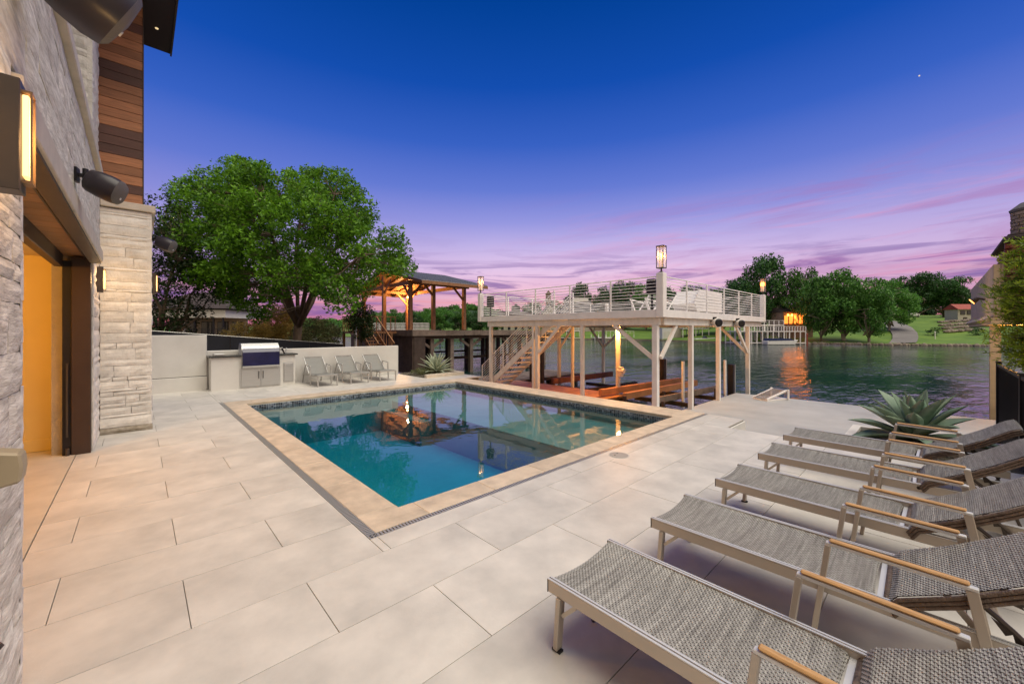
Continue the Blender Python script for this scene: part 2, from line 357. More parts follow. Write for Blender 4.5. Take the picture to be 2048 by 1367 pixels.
# ---------------------------------------------------------------- pool deck and pavers
WZ = -0.13                                                            # pool water
PX0, PX1, PY0, PY1 = 1.82, 7.68, 3.53, 10.92                          # pool inside
CX0, CX1, CY0, CY1 = 1.45, 8.42, 3.22, 11.45                          # coping outside
DZ = -0.60                                                            # dock platform
def deck():
    mb = MB()
    for b in ((-4, 1.40, -4, 14.35), (1.40, 7.50, -4, 3.18), (7.50, 8.40, 2.50, 3.18), (1.40, 8.40, 11.4, 14.35), (8.38, 9.2, 11.6, 14.35)):
        mb.box(b[0], b[1], b[2], b[3], -0.75, -0.016)
    base = struct('pool_deck', mb, M_JOINT)
    regions = [(-0.62, 1.372, 2.905, 14.33), (-0.62, 7.52, -2.0, 2.905), (7.52, 8.42, 2.50, 2.905), (1.372, 8.42, 2.905, 3.15), (1.372, 9.2, 11.455, 14.33)]
    rowh = 0.61
    k0 = -7
    for k in range(k0, 19):
        y0 = 2.905 + k * 0.607; y1 = y0 + 0.607
        off = 0.22 if k % 2 == 0 else -0.39
        for i in range(-2, 9):
            x0 = off + i * 1.215; x1 = x0 + 1.215
            for (a, b, c, d) in regions:
                u0, u1, v0, v1 = max(x0, a), min(x1, b), max(y0, c), min(y1, d)
                if u1 - u0 < 0.03 or v1 - v0 < 0.03: continue
                if u0 < -0.42 and 2.6 < v0 < 2.95 and u1 < -0.38: continue
                g = 0.0023
                boxo('paver', (u0 + g, u1 - g, v0 + g, v1 - g, -0.03, 0.0 + R.uniform(-0.0006, 0.0006)), M_PAVER, base, bev=0.0007)
deck()

def coping():
    t = struct('pool_coping', MB().box(CX0 + 0.01, CX0 + 0.03, CY0 + 0.01, CY1 - 0.01, -0.30, -0.06).box(CX1 - 0.05, CX1 - 0.012, CY0 + 0.02, CY1 - 0.02, -0.55, -0.06), M_COPING)
    z0, z1 = -0.048, 0.004
    def strip(a0, a1, b0, b1, axis, n):
        for i in range(n):
            p = a0 + (a1 - a0) * i / n; q = a0 + (a1 - a0) * (i + 1) / n
            b = (p + .0015, q - .0015, b0, b1, z0, z1) if axis == 'x' else (b0, b1, p + .0015, q - .0015, z0, z1)
            boxo('coping_stone', b, M_COPING, t, bev=0.006)
    strip(CY0 + 0.38, CY1 - 0.55, CX0, PX0 + 0.0, 'y', 8)
    strip(CY0 + 0.38, CY1 - 0.55, PX1 + 0.0, CX1, 'y', 8)
    strip(CX0 + 0.52, CX1 - 0.85, CY0, PY0, 'x', 7)
    strip(CX0 + 0.52, CX1 - 0.85, PY1, CY1, 'x', 7)
    # corners, cut back from the water by their own inner corner
    for (x0, x1, y0, y1, ix, iy) in ((CX0, CX0 + 0.52, CY0, CY0 + 0.38, PX0, PY0), (CX1 - 0.85, CX1, CY0, CY0 + 0.38, PX1, PY0),
                                     (CX0, CX0 + 0.52, CY1 - 0.55, CY1, PX0, PY1), (CX1 - 0.85, CX1, CY1 - 0.55, CY1, PX1, PY1)):
        L = ix == PX0; B = iy == PY0
        if L and B: poly = [(x0, y0), (x1, y0), (x1, iy), (ix, iy), (ix, y1), (x0, y1)]
        elif B: poly = [(x0, y0), (x1, y0), (x1, y1), (ix, y1), (ix, iy), (x0, iy)]
        elif L: poly = [(x0, y0), (ix, y0), (ix, iy), (x1, iy), (x1, y1), (x0, y1)]
        else: poly = [(ix, y0), (x1, y0), (x1, y1), (x0, y1), (x0, iy), (ix, iy)]
        mb = MB().prism([(u, v) for u, v in poly], 'z', z0, z1); build('coping_stone', mb, M_COPING, t, bev=0.003)
    # slot drain along the house side and the near side
    d = MB().box(1.376, 1.446, 3.155, CY1, -0.07, -0.03).box(1.446, CX1, 3.155, 3.216, -0.07, -0.03)
    dr = struct('slot_drain', d, M_BLACK)
    g = MB()
    y = 3.16
    while y < CY1: g.box(1.380, 1.444, y, y + 0.017, -0.012, 0.001); y += 0.030
    x = 1.39
    while x < CX1: g.box(x, x + 0.017, 3.157, 3.213, -0.012, 0.001); x += 0.030
    g.box(1.374, 1.380, 3.15, CY1, -0.03, 0.002).box(1.4435, 1.4495, 3.216, CY1, -0.03, 0.002).box(1.374, CX1, 3.1505, 3.1565, -0.03, 0.0025)
    o = build('grate_bars', g, M_GREYF, dr); o['kind'] = 'stuff'
coping()

def pool():
    plaster = mat('pool plaster', (0.60, 0.66, 0.64), 0.7, var=0.08, scale=1.5)
    D = -1.18; S = -0.37; SX = 5.43
    mb = MB(); a = 0.14
    mb.box(PX0 - a, PX0, PY0 - a, PY1 + a, D - .1, -0.051).box(PX1, PX1 + a, PY0 - a, PY1 + a, D - .1, -0.051)
    mb.box(PX0, PX1, PY0 - a, PY0, D - .1, -0.051).box(PX0, PX1, PY1, PY1 + a, D - .1, -0.051)
    mb.box(PX0, PX1, PY0, PY1, D - .1, D)
    struct('pool_basin', mb, plaster)
    struct('sun_shelf', MB().box(SX, PX1, PY0, PY1, D, S).box(SX - 0.35, SX, PY1 - 2.2, PY1, D, S - 0.22), mat('shelf plaster', (0.36, 0.36, 0.33), 0.7, var=0.12, scale=1.5))
    # waterline mosaic
    mos = mat('mosaic glass', (0.012, 0.02, 0.05), 0.15, col2=(0.30, 0.34, 0.40), scale=17, rnd=0.8, island=True, detail=1)
    g = MB()
    for r in range(6):
        z = -0.060 - r * 0.026
        y = PY0
        while y < PY1 - 0.05:
            g.face([(PX1 - .006, y, z - .023), (PX1 - .006, y, z), (PX1 - .006, y + .046, z), (PX1 - .006, y + .046, z - .023)])
            if r < 6: g.face([(PX0 + .006, y, z - .023), (PX0 + .006, y + .046, z - .023), (PX0 + .006, y + .046, z), (PX0 + .006, y, z)])
            y += 0.05
        x = PX0
        while x < PX1 - 0.05:
            g.face([(x, PY1 - .006, z - .023), (x + .046, PY1 - .006, z - .023), (x + .046, PY1 - .006, z), (x, PY1 - .006, z)])
            g.face([(x, PY0 + .006, z - .023), (x, PY0 + .006, z), (x + .046, PY0 + .006, z), (x + .046, PY0 + .006, z - .023)])
            x += 0.05
    me = g.mesh('waterline_mosaic', mos, fix=False); o = link('waterline_mosaic', me); o['kind'] = 'structure'
    # water: fresnel reflection over a clear, absorbing body
    m = bpy.data.materials.new('pool water'); m.use_nodes = True; nt = m.node_tree; N = nt.nodes; L = nt.links; N.clear()
    out = N.new('ShaderNodeOutputMaterial'); mx = N.new('ShaderNodeMixShader'); gl = N.new('ShaderNodeBsdfGlossy'); tr = N.new('ShaderNodeBsdfTransparent')
    fr = N.new('ShaderNodeFresnel'); fr.inputs[0].default_value = 1.55; gl.inputs['Roughness'].default_value = 0.012; gl.inputs['Color'].default_value = (0.92, 0.97, 1, 1)
    ge = N.new('ShaderNodeNewGeometry'); n = N.new('ShaderNodeTexNoise'); n.inputs['Scale'].default_value = 3.2; n.inputs['Detail'].default_value = 2
    L.new(ge.outputs['Position'], n.inputs['Vector']); b = N.new('ShaderNodeBump'); b.inputs['Strength'].default_value = 0.20; b.inputs['Distance'].default_value = 0.010
    L.new(n.outputs[0], b.inputs['Height']); L.new(b.outputs[0], gl.inputs['Normal']); L.new(b.outputs[0], fr.inputs['Normal'])
    L.new(fr.outputs[0], mx.inputs[0]); L.new(tr.outputs[0], mx.inputs[1]); L.new(gl.outputs[0], mx.inputs[2]); L.new(mx.outputs[0], out.inputs[0])
    va = N.new('ShaderNodeVolumeAbsorption'); va.inputs['Color'].default_value = (0.0, 0.785, 0.865, 1); va.inputs['Density'].default_value = 1.15
    L.new(va.outputs[0], out.inputs['Volume'])
    e = 0.0
    struct('pool_water', MB().box(PX0 - e, PX1 + e, PY0 - e, PY1 + e, D - 0.05, WZ), m)
pool()

def skimmer():
    t = thing('skimmer_lid', 'round grey valve lid set in the pavers beside the near pool coping', 'drain lid', loc=(4.77, 3.0 - 0.05, 0))
    m = mat('grey plastic lid', (0.33, 0.31, 0.28), 0.6)
    build('lid', MB().tube([(0, 0, -.02), (0, 0, .004), (0, 0, .006)], [.125, .125, .118], 28), m, t)
    build('rim', MB().tube([(0, 0, -.02), (0, 0, .003)], [.140, .140], 28), mat('lid rim', (0.5, 0.48, 0.44)), t)
    for a in (0.9, 2.6): build('finger_hole', MB().tube([(.06 * math.cos(a), .06 * math.sin(a), .0), (.06 * math.cos(a), .06 * math.sin(a), .0075)], .012, 8), M_BLACK, t)
skimmer()
for k, (x, y, lab) in enumerate(((1.93, 1.36, 'small dark curled dry leaf on the pavers left of the nearest wicker lounger'), (1.23, 1.05, 'small tan dry leaf lying on a paver joint by the bottom edge'), (2.2, 0.35, 'small dark curled leaf lying on the nearest wicker lounger seat'))):
    mb = MB(); s = 0.016
    for i in range(5):
        a = i * 1.3; mb.face([(0, 0, .003), (s * math.cos(a), s * math.sin(a), .010), (s * 1.1 * math.cos(a + .6), s * 1.1 * math.sin(a + .6), .014), (s * .6 * math.cos(a + 1.1), s * .6 * math.sin(a + 1.1), .004)])
    tag(build('dry_leaf', mb, [mat('dry leaf dark', (0.03, 0.018, 0.01)), mat('dry leaf tan', (0.28, 0.13, 0.04)), mat('dry leaf dark', (0.03, 0.018, 0.01))][k], loc=(x, y, 0.001 if k < 2 else 0.345)), lab, 'leaf')

# ---------------------------------------------------------------- dock platform, lake, land
WL = -1.15
def platform():
    mb = MB(); mb.box(7.54, 16.0, -6.0, 5.0, DZ - 0.25, DZ)
    struct('dock_platform', mb, M_CONC)
    s = struct('dock_walkway', MB().box(8.46, 11.3, 5.02, 13.4, DZ - 0.30, DZ - 0.05).box(11.3, 12.7, 7.5, 13.0, DZ - 0.30, DZ - 0.05), M_DARKT)
    y = 5.02
    while y < 13.2:
        x1 = 12.75 if y > 7.45 else 11.3
        boxo('plank', (8.46, x1, y + .004, y + .136, DZ - 0.045, DZ - R.uniform(0, .004)), M_ORB, s, bev=0.003); y += 0.14
    struct('deck_wall', MB().box(8.425, 8.455, 2.5, 13.0, DZ, -0.052).box(7.525, 8.42, 2.47, 2.498, DZ, -0.034).box(7.523, 7.55, -4, 2.47, DZ, -0.034), M_STUCCO)
platform()
def lake():
    m = bpy.data.materials.new('lake water'); m.use_nodes = True; nt = m.node_tree; N = nt.nodes; L = nt.links
    p = N['Principled BSDF']; p.inputs['Base Color'].default_value = (0.006, 0.034, 0.034, 1); p.inputs['Specular Tint'].default_value = (0.82, 0.96, 0.56, 1); p.inputs['Roughness'].default_value = 0.07; p.inputs['IOR'].default_value = 1.33
    ge = N.new('ShaderNodeNewGeometry'); mp = N.new('ShaderNodeMapping'); mp.inputs['Rotation'].default_value = (0, 0, rad(50)); mp.inputs['Scale'].default_value = (0.55, 1.5, 1)
    L.new(ge.outputs['Position'], mp.inputs[0])
    n = N.new('ShaderNodeTexNoise'); n.inputs['Scale'].default_value = 1.3; n.inputs['Detail'].default_value = 4; n.inputs['Roughness'].default_value = 0.5; L.new(mp.outputs[0], n.inputs['Vector'])
    n2 = N.new('ShaderNodeTexNoise'); n2.inputs['Scale'].default_value = 0.11; n2.inputs['Detail'].default_value = 2; L.new(mp.outputs[0], n2.inputs['Vector'])
    mr = N.new('ShaderNodeMapRange'); mr.inputs[1].default_value = 0.35; mr.inputs[2].default_value = 0.65; mr.inputs[3].default_value = 0.25; mr.inputs[4].default_value = 1.0; L.new(n2.outputs[0], mr.inputs[0])
    ml = N.new('ShaderNodeMath'); ml.operation = 'MULTIPLY'; L.new(n.outputs[0], ml.inputs[0]); L.new(mr.outputs[0], ml.inputs[1])
    b = N.new('ShaderNodeBump'); b.inputs['Strength'].default_value = 0.75; b.inputs['Distance'].default_value = 0.20; L.new(ml.outputs[0], b.inputs['Height']); L.new(b.outputs[0], p.inputs['Normal'])
    mb = MB(); mb.face([(8.7, -300, WL), (900, -300, WL), (900, 900, WL), (8.7, 900, WL)]); mb.face([(-300, 14.6, WL), (8.7, 14.6, WL), (8.7, 900, WL), (-300, 900, WL)])
    struct('lake', mb, m)
lake()
SHORE = [(-200, 190), (300, 180), (830, 150), (1060, 133), (1290, 113), (1380, 98), (1500, 84), (1640, 81), (1780, 75.5), (1990, 70), (2300, 62), (3200, 55)]
def shore_d(px):
    for (a, b), (c, d) in zip(SHORE, SHORE[1:]):
        if a <= px <= c: return b + (d - b) * (px - a) / (c - a)
    return SHORE[0][1] if px < 0 else SHORE[-1][1]
PROF = [(0.985, -1.6), (0.996, -1.3), (1.0, -0.82), (1.06, -0.45), (1.15, 0.6), (1.3, 3.0), (1.5, 5.0), (1.9, 7.0), (3.0, 10.0), (8.0, 14.0)]
def land_z(px, d):
    s = d / shore_d(px)
    k = 0.62 if px < 1500 else 1.0
    for (a, b), (c, e) in zip(PROF, PROF[1:]):
        if a <= s <= c:
            z = b + (e - b) * (s - a) / (c - a); return z if z < 0 else z * k
    return PROF[-1][1] * k if s > 8 else -1.6
def land():
    cols = list(range(-200, 3201, 40)); rows = [0.985, 0.996, 0.9965, 1.0, 1.03, 1.06, 1.1, 1.15, 1.2, 1.3, 1.4, 1.5, 1.7, 1.9, 2.4, 3, 5, 8]
    mb = MB(); nr = len(rows)
    for px in cols:
        for s in rows:
            d = shore_d(px) * s; z = land_z(px, d)
            if s > 1.02: z += 0.35 * noise.noise(Vector((px * 0.012, s * 5, 0)))
            mb.v.append(tuple(at(px, d, z)))
    for i in range(len(cols) - 1):
        for j in range(nr - 1):
            a = i * nr + j; mb.f.append((a, a + nr, a + nr + 1, a + 1)); mb.m.append(1 if j < 3 else 0)
    struct('far_bank', mb, [M_LAWN, M_DIRT], smooth=True)
    # bank on our side, beyond the garden wall, rising to the left
    g = MB()
    X = [-30, -12, -4, 0, 4, 7.4, 9.5, 12, 14]; Y = [14.42, 17, 20, 26, 34, 50]
    for x in X:
        for y in Y:
            z = -0.05 - 0.045 * max(0, x) - (0.95 if x > 9.4 else 0) + (0.35 if x < 0 else 0) - max(0, (y - 24)) * 0.06
            g.v.append((x, y, max(z, -1.6)))
    ny = len(Y)
    for i in range(len(X) - 1):
        for j in range(ny - 1):
            a = i * ny + j; g.f.append((a, a + ny, a + ny + 1, a + 1)); g.m.append(0)
    struct('near_bank', g, M_DIRT)
    # sea wall / kerb of rocks along the lawn edge
    w = MB()
    for px in range(1560, 2400, 6):
        for k in range(1):
            d = shore_d(px) * 0.997; c = at(px + R.uniform(-3, 3), d, WL + 0.2); s = R.uniform(0.15, 0.55)
            w.tube([c + Vector((0, 0, -.4)), c + Vector((0, 0, -.02)), c + Vector((R.uniform(-.1, .1), 0, s * .5))], [s * 1.1, s, s * .4], 6)
    o = struct('shore_rocks', w, M_ROCK)
land()
def driveway():
    pts = [(1800, 75, 64), (1808, 78, 54), (1811, 82, 52), (1810, 87, 50), (1801, 93, 46), (1786, 99, 44), (1766, 106, 46), (1742, 113, 48)]
    mb = MB(); prev = None
    for i, (px, d, w) in enumerate(pts):
        row = []
        for k in range(5):
            q = px - w / 2 + w * k / 4; row.append(at(q, d, land_z(q, d) + 0.14 + 0.35 * 0))
        if prev:
            for k in range(4): mb.face([prev[k], prev[k + 1], row[k + 1], row[k]])
        prev = row
    struct('driveway', mb, M_ASPH)
driveway()
# ---------------------------------------------------------------- house
def rough_face(x0, x1, z0, z1, nx, nz, amp, seed, round_=0.012, depth=0.06):
    """a stone: front towards -y at y=0 bulging to -amp, back at y=depth"""
    mb = MB(); rr = random.Random(seed); nx += 1; nz += 1; ix = {}
    for j in range(nz + 1):
        for i in range(nx + 1):
            u = i / nx; v = j / nz
            x = x0 + (x1 - x0) * u; z = z0 + (z1 - z0) * v
            edge = i in (0, nx) or j in (0, nz)
            y = (rr.uniform(0.002, 0.008)) if edge else -amp * rr.uniform(0.3, 1.0)
            if edge: x += rr.uniform(-.003, .003); z += rr.uniform(-.003, .003)
            ix[i, j] = len(mb.v); mb.v.append((x, y, z))
    for j in range(nz):
        for i in range(nx): mb.f.append((ix[i, j], ix[i + 1, j], ix[i + 1, j + 1], ix[i, j + 1])); mb.m.append(0)
    c = []
    for (x, z) in ((x0, z0), (x1, z0), (x1, z1), (x0, z1)): c.append(len(mb.v)); mb.v.append((x, depth, z))
    bot = [ix[i, 0] for i in range(nx + 1)]; top = [ix[i, nz] for i in range(nx + 1)]
    lf = [ix[0, j] for j in range(nz + 1)]; rt = [ix[nx, j] for j in range(nz + 1)]
    mb.f += [tuple(bot[::-1] + [c[0], c[1]]), tuple(top + [c[2], c[3]]), tuple(lf + [c[3], c[0]]), tuple(rt[::-1] + [c[1], c[2]])]; mb.m += [0] * 4
    return mb
def courses(parent, A0, A1, Z0, Z1, place, hs, ls, amp, m, fine=1, seed=1, name='stone'):
    """random ashlar: place(u) tells location and rotation of the wall's plane"""
    rr = random.Random(seed); z = Z0
    while z < Z1 - 0.02:
        h = rr.choice(hs); h = min(h, Z1 - z)
        if Z1 - z - h < 0.05: h = Z1 - z
        a = A0
        while a < A1 - 0.01:
            l = rr.choice(ls) * rr.uniform(.8, 1.2)
            if A1 - a - l < 0.12: l = A1 - a
            w = l - 0.005; hh = h - 0.0045
            nx = max(1, min(6 * fine, round(w / 0.10 * fine))); nz = max(1, min(4 * fine, round(hh / 0.09 * fine)))
            mb = rough_face(-w / 2, w / 2, -hh / 2, hh / 2, nx, nz, amp * rr.uniform(.5, 1.2), rr.random())
            o = build(name, mb, m, parent)
            loc, rz = place(a + l / 2, z + h / 2); o.location = loc; o.rotation_euler = (0, 0, rz)
            a += l
        z += h
def house():
    H = thing('house', 'limestone house with cedar upper wall and open orange-lit doorway at the left edge', 'house')
    WX = -0.40
    w = build('front_wall', MB().box(-0.74, WX - 0.045, -1.5, 2.985, -0.01, 2.78).box(-0.85, WX - 0.05, -1.5, 8.14, 2.782, 3.80), M_MORTAR, H)
    facex = lambda u, z: ((WX - 0.0, u, z), rad(90))      # front of a stone turned towards +x
    courses(w, 1.9, 2.99, 0.0, 2.62, facex, (0.10, 0.14, 0.18, 0.22, 0.08), (0.35, 0.55, 0.25), 0.009, M_STONEBIG, fine=1, seed=3)
    courses(w, 1.9, 8.18, 2.86, 3.78, facex, (0.28, 0.36, 0.24), (0.7, 1.0, 1.4), 0.005, M_STONEBIG, fine=1, seed=8)
    courses(w, 1.9, 2.75, 2.62, 2.86, facex, (0.24,), (0.45, 0.7), 0.009, M_STONEBIG, fine=1, seed=4)
    # reveal of the near pier, jamb stones on the far side of the opening
    courses(w, -0.73, WX, 0.0, 2.62, lambda u, z: ((u, 2.99, z), rad(180)), (0.2, 0.28), (0.4,), 0.01, M_STONE, seed=5)
    l = build('lintel', MB().box(-0.50, WX + 0.03, 2.76, 8.17, 2.665, 2.83), M_SMOOTH, H, bev=0.006)
    build('drip_edge', MB().box(-0.495, WX + 0.012, 2.80, 8.12, 2.64, 2.664), M_BRONZE, H)
    build('ledge', MB().box(-0.62, WX + 0.045, 1.2, 7.95, 3.79, 3.90), M_SMOOTH, H, bev=0.008)
    p = build('far_pilaster', MB().box(-0.86, WX - 0.11, 8.20, 9.4, -0.01, 7.3), M_MORTAR, H)
    courses(p, -0.478, WX - 0.060, 0.0, 2.64, lambda u, z: ((u, 8.165, z), 0), (0.14, 0.2, 0.1), (0.4,), 0.01, M_STONE, seed=6)
    courses(p, 8.16, 9.30, 0.0, 3.8, lambda u, z: ((WX - 0.062, u, z), rad(90)), (0.14, 0.2, 0.1, .26), (0.5, 0.7), 0.016, M_STONE, seed=16)
    courses(p, -0.86, WX - 0.075, 3.91, 7.25, lambda u, z: ((u, 8.165, z), 0), (0.14, 0.2, 0.1, 0.17), (0.25, 0.45), 0.014, M_STONE, seed=7)
    courses(p, 8.16, 9.26, 3.82, 7.25, lambda u, z: ((WX - 0.070, u, z), rad(90)), (0.14, 0.2, 0.1, .26), (0.5, 0.7), 0.014, M_STONE, seed=17)
    # stone pillar that carries the cedar wall
    q = build('stone_pillar', MB().box(-0.60, 0.145, 9.29, 11.4, -0.01, 3.72), M_MORTAR, H)
    courses(q, -0.455, 0.168, 0.10, 3.70, lambda u, z: ((u, 9.235, z), 0), (0.045, 0.10, 0.13, 0.16, 0.07, 0.18, 0.12), (0.16, 0.36, 0.6, 0.5), 0.011, M_STONE, seed=12)
    courses(q, -0.455, 0.180, 0.0, 0.10, lambda u, z: ((u, 9.225, z), 0), (0.10,), (0.6,), 0.02, mat('soiled limestone', (0.20, 0.17, 0.12), 0.9, col2=(0.42, 0.37, 0.3), scale=14), seed=13)
    courses(q, 9.24, 11.4, 0.0, 3.70, lambda u, z: ((0.168, u, z), rad(90)), (0.13, 0.16, 0.21, 0.25), (0.6, 0.5, .8), 0.016, M_STONE, seed=14)
    build('pillar_cap', MB().box(-0.45, 0.215, 9.19, 11.45, 3.715, 3.83), M_SMOOTH, H, bev=0.008)
    c = build('cedar_wall', MB().box(-0.80, 0.045, 9.285, 11.3, 3.832, 7.34), M_BRONZE, H)
    z = 3.84; k = 0
    while z < 7.30:
        boxo('plank', (-0.50, 0.052, 9.262, 9.284, z, z + 0.146), M_CEDARD if R.random() < .38 else M_CEDAR, c, bev=0.004)
        boxo('plank', (0.047, 0.063, 9.265, 11.3, z, z + 0.146), M_CEDAR, c, bev=0.003); z += 0.152
    build('corner_trim', MB().box(0.053, 0.068, 9.255, 9.264, 3.835, 7.33), M_BRONZE, H)
    # roof overhang with a small downlight
    e = build('roof_overhang', MB().box(-4, 0.47, 7.2, 10.75, 7.36, 7.50), mat('dark eave', (0.018, 0.010, 0.016), 0.5), H)
    build('fascia', MB().box(0.472, 0.50, 7.2, 10.78, 7.33, 7.56), M_BRONZE, e)
    build('downlight', MB().tube([(0.25, 10.0, 7.352), (0.25, 10.0, 7.362)], .026, 12), mat('eave spot', (1, .8, .5), emis=(1, .75, .4), estr=0.8), e)
    # upper recess: dark glazing and its frame
    g = build('upper_window', MB().box(-0.80, -0.78, 1.0, 8.14, 3.91, 7.3), M_WIN, H)
    for y in (3.2, 5.2, 7.05): build('mullion', MB().box(-0.77, -0.71, y, y + 0.06, 3.91, 7.3), M_BLACK, g)
    # soffit of the opening: stained boards and the sliding track
    s = build('soffit', MB().box(-0.80, -0.50, 2.99, 8.16, 2.74, 2.775), M_BRONZE, H)
    y = 2.995
    while y < 8.1:
        boxo('board', (-0.745, -0.512, y, min(y + .27, 8.15), 2.722, 2.739), M_WOODO, s, bev=0.003); y += 0.275
    build('track', MB().box(-0.51, -0.497, 2.99, 8.1, 2.69, 2.738).box(-0.545, -0.532, 2.99, 8.1, 2.70, 2.7385), M_BRONZE, s)
    build('door_head', MB().box(-0.83, -0.748, 2.99, 8.10, 2.56, 2.735), mat('brown steel', (0.05, 0.032, 0.026), 0.45, 0.2), H, bev=0.004)
    j = build('door_jamb', MB().box(-0.665, -0.482, 8.03, 8.16, 0.0, 2.70), mat('brown steel', (0, 0, 0)), H, bev=0.004)
    build('jamb_strip', MB().box(-0.75, -0.668, 8.06, 8.16, 0.0, 2.64), M_BLACK, j)
    build('door_handle', MB().beam((-0.705, 8.04, 0.25), (-0.705, 8.04, 1.25), 0.012, 0.02).tube([(-0.70, 8.03, 0), (-0.70, 8.03, 0.10)], .022, 10), M_BRONZE, j)
    # the room behind
    room = build('room', MB().box(-5, -0.76, 8.62, 8.75, 0, 2.9).box(-5.1, -5, 2.0, 8.75, 0, 2.9).box(-5, -0.76, 1.9, 2.0, 0, 2.9), M_ROOM, H)
    build('room_ceiling', MB().box(-5, -0.80, 2.0, 8.62, 2.74, 2.79), M_ROOM, H)
    build('room_floor', MB().box(-5, -0.625, 2.0, 8.62, -0.014, 0.004), M_OAK, H)
    build('baseboard', MB().box(-5, -0.76, 8.598, 8.619, 0.005, 0.17), M_ROOM, H, bev=0.003)
    build('side_wall', MB().box(-5.0, -0.90, -1.5, 2.0, -0.01, 7.3).box(-5.1, -0.9, 8.8, 11.4, -.01, 7.3), M_MORTAR, H)
    lamp = thing('room_ceiling_lamp', 'warm round ceiling lamp inside the orange-lit room', 'lamp', loc=(-2.0, 6.2, 2.66))
    build('lamp_shade', MB().tube([(0, 0, 0.06), (0, 0, 0.0), (0, 0, -0.02)], [.16, .16, .12], 20), M_GLOW, lamp)
    point('room_light', (0, 0, -0.14), 165, (1.0, 0.42, 0.05), 0.15, lamp)
house()

def sconce(loc, h, w, label, e, first=[None]):
    """box backplate on the wall at x=0 facing +x, lit block standing off it"""
    t = thing('wall_sconce', label, 'wall lamp', 'lit wall sconces on the house', loc=loc)
    build('housing', MB().box(0.0, w * 1.0, -w * 0.75, w * 0.75, -h / 2, h / 2), M_BRONZE, t, bev=0.003)
    build('diffuser', MB().box(w * 1.0 + .001, w * 1.26, -w * 0.42, w * 0.42, -h * 0.36, h * 0.38), M_GLOW, t, bev=0.003)
    f = MB(); a = w * 1.30; z = h * 0.40
    f.box(w, a + .006, -w * .46, w * .46, -z - .008, -z).box(w, a + .006, -w * .46, w * .46, z, z + .008)
    f.box(a, a + .006, -w * .46, -w * .36, -z, z).box(a, a + .006, w * .36, w * .46, -z, z)
    build('diffuser_frame', f, mat('warm bronze', (0.25, 0.15, 0.08), 0.4, 0.6), t)
    point('sconce_light', (w * 2.6, 0, 0), e, (1.0, 0.58, 0.22), 0.06, t)
sconce((-0.395, 2.40, 2.435), 0.42, 0.072, 'large lit bronze sconce nearest the camera on the rough stone pier', 7)
sconce((-0.462, 8.62, 2.46), 0.38, 0.075, 'lit sconce between the dark door jamb and the stone pillar', 9)
sconce((0.19, 10.35, 2.60), 0.40, 0.06, 'lit sconce on the far side of the stone pillar, beside the dark tree', 8)

def speaker(loc, aim, s, label, tilt):
    t = thing('outdoor_speaker', label, 'speaker', 'dark outdoor speakers on the house', loc=loc, rz=aim)
    # local: bracket at the origin, body forward along +x, rounded wedge body
    b = MB(); n = 12
    prof = [(-0.02, .07), (0.0, .10), (0.08, .115), (0.16, .12), (0.215, .112)]
    rings = []
    for x, r in prof:
        ring = []
        for k in range(n):
            a = 2 * math.pi * k / n; cx_ = math.copysign(abs(math.cos(a)) ** .7, math.cos(a)); cz_ = math.copysign(abs(math.sin(a)) ** .7, math.sin(a))
            ring.append(((x + .10) * s, cx_ * r * 1.35 * s, cz_ * r * 1.0 * s))
        rings.append(ring)
    base = 0
    for ring in rings: b.v += ring
    for i in range(len(prof) - 1):
        for k in range(n): b.f.append((i * n + k, i * n + (k + 1) % n, (i + 1) * n + (k + 1) % n, (i + 1) * n + k)); b.m.append(0)
    b.f.append(tuple(range(n))); b.m.append(0)
    body = build('cabinet', b, M_SPK, t, smooth=True); body.rotation_euler = (0, tilt, 0)
    g = MB(); last = [(x, y, z) for x, y, z in rings[-1]]
    g.v += last; c = [(x + .02 * s, y * .8, z * .8) for x, y, z in last]; g.v += c; g.v.append((last[0][0] + .03 * s, 0, 0))
    for k in range(n): g.f.append((k, (k + 1) % n, n + (k + 1) % n, n + k)); g.f.append((n + k, n + (k + 1) % n, 2 * n)); g.m += [0, 0]
    gr = build('grille', g, M_SPKG, body, smooth=True)
    build('badge', MB().tube([(.337 * s, 0, -.05 * s), (.345 * s, 0, -.05 * s)], .012 * s, 10), mat('white badge', (.7, .7, .7)), body)
    build('wall_bracket', MB().box(-0.01, 0.012, -.035, .035, -.06, .06).beam((0.01, 0, 0), (0.10 * s, 0, 0), .03, .03).tube([(.06 * s, 0, -.06), (.06 * s, 0, .06)], .02, 8), M_BLACK, t)
def big_speaker():
    speaker((-0.385, 2.66, 3.38), rad(16), 1.16, 'largest dark speaker, hanging at the top left over the doorway lintel', rad(25))
big_speaker()
speaker((-0.385, 5.0, 3.02), rad(-12), 0.92, 'dark speaker at the middle of the lintel, in front of the cedar cladding', rad(22))
speaker((0.185, 10.0, 3.40), rad(-20), 1.05, 'dark speaker on the stone pillar, high beside the tree crown', rad(22))

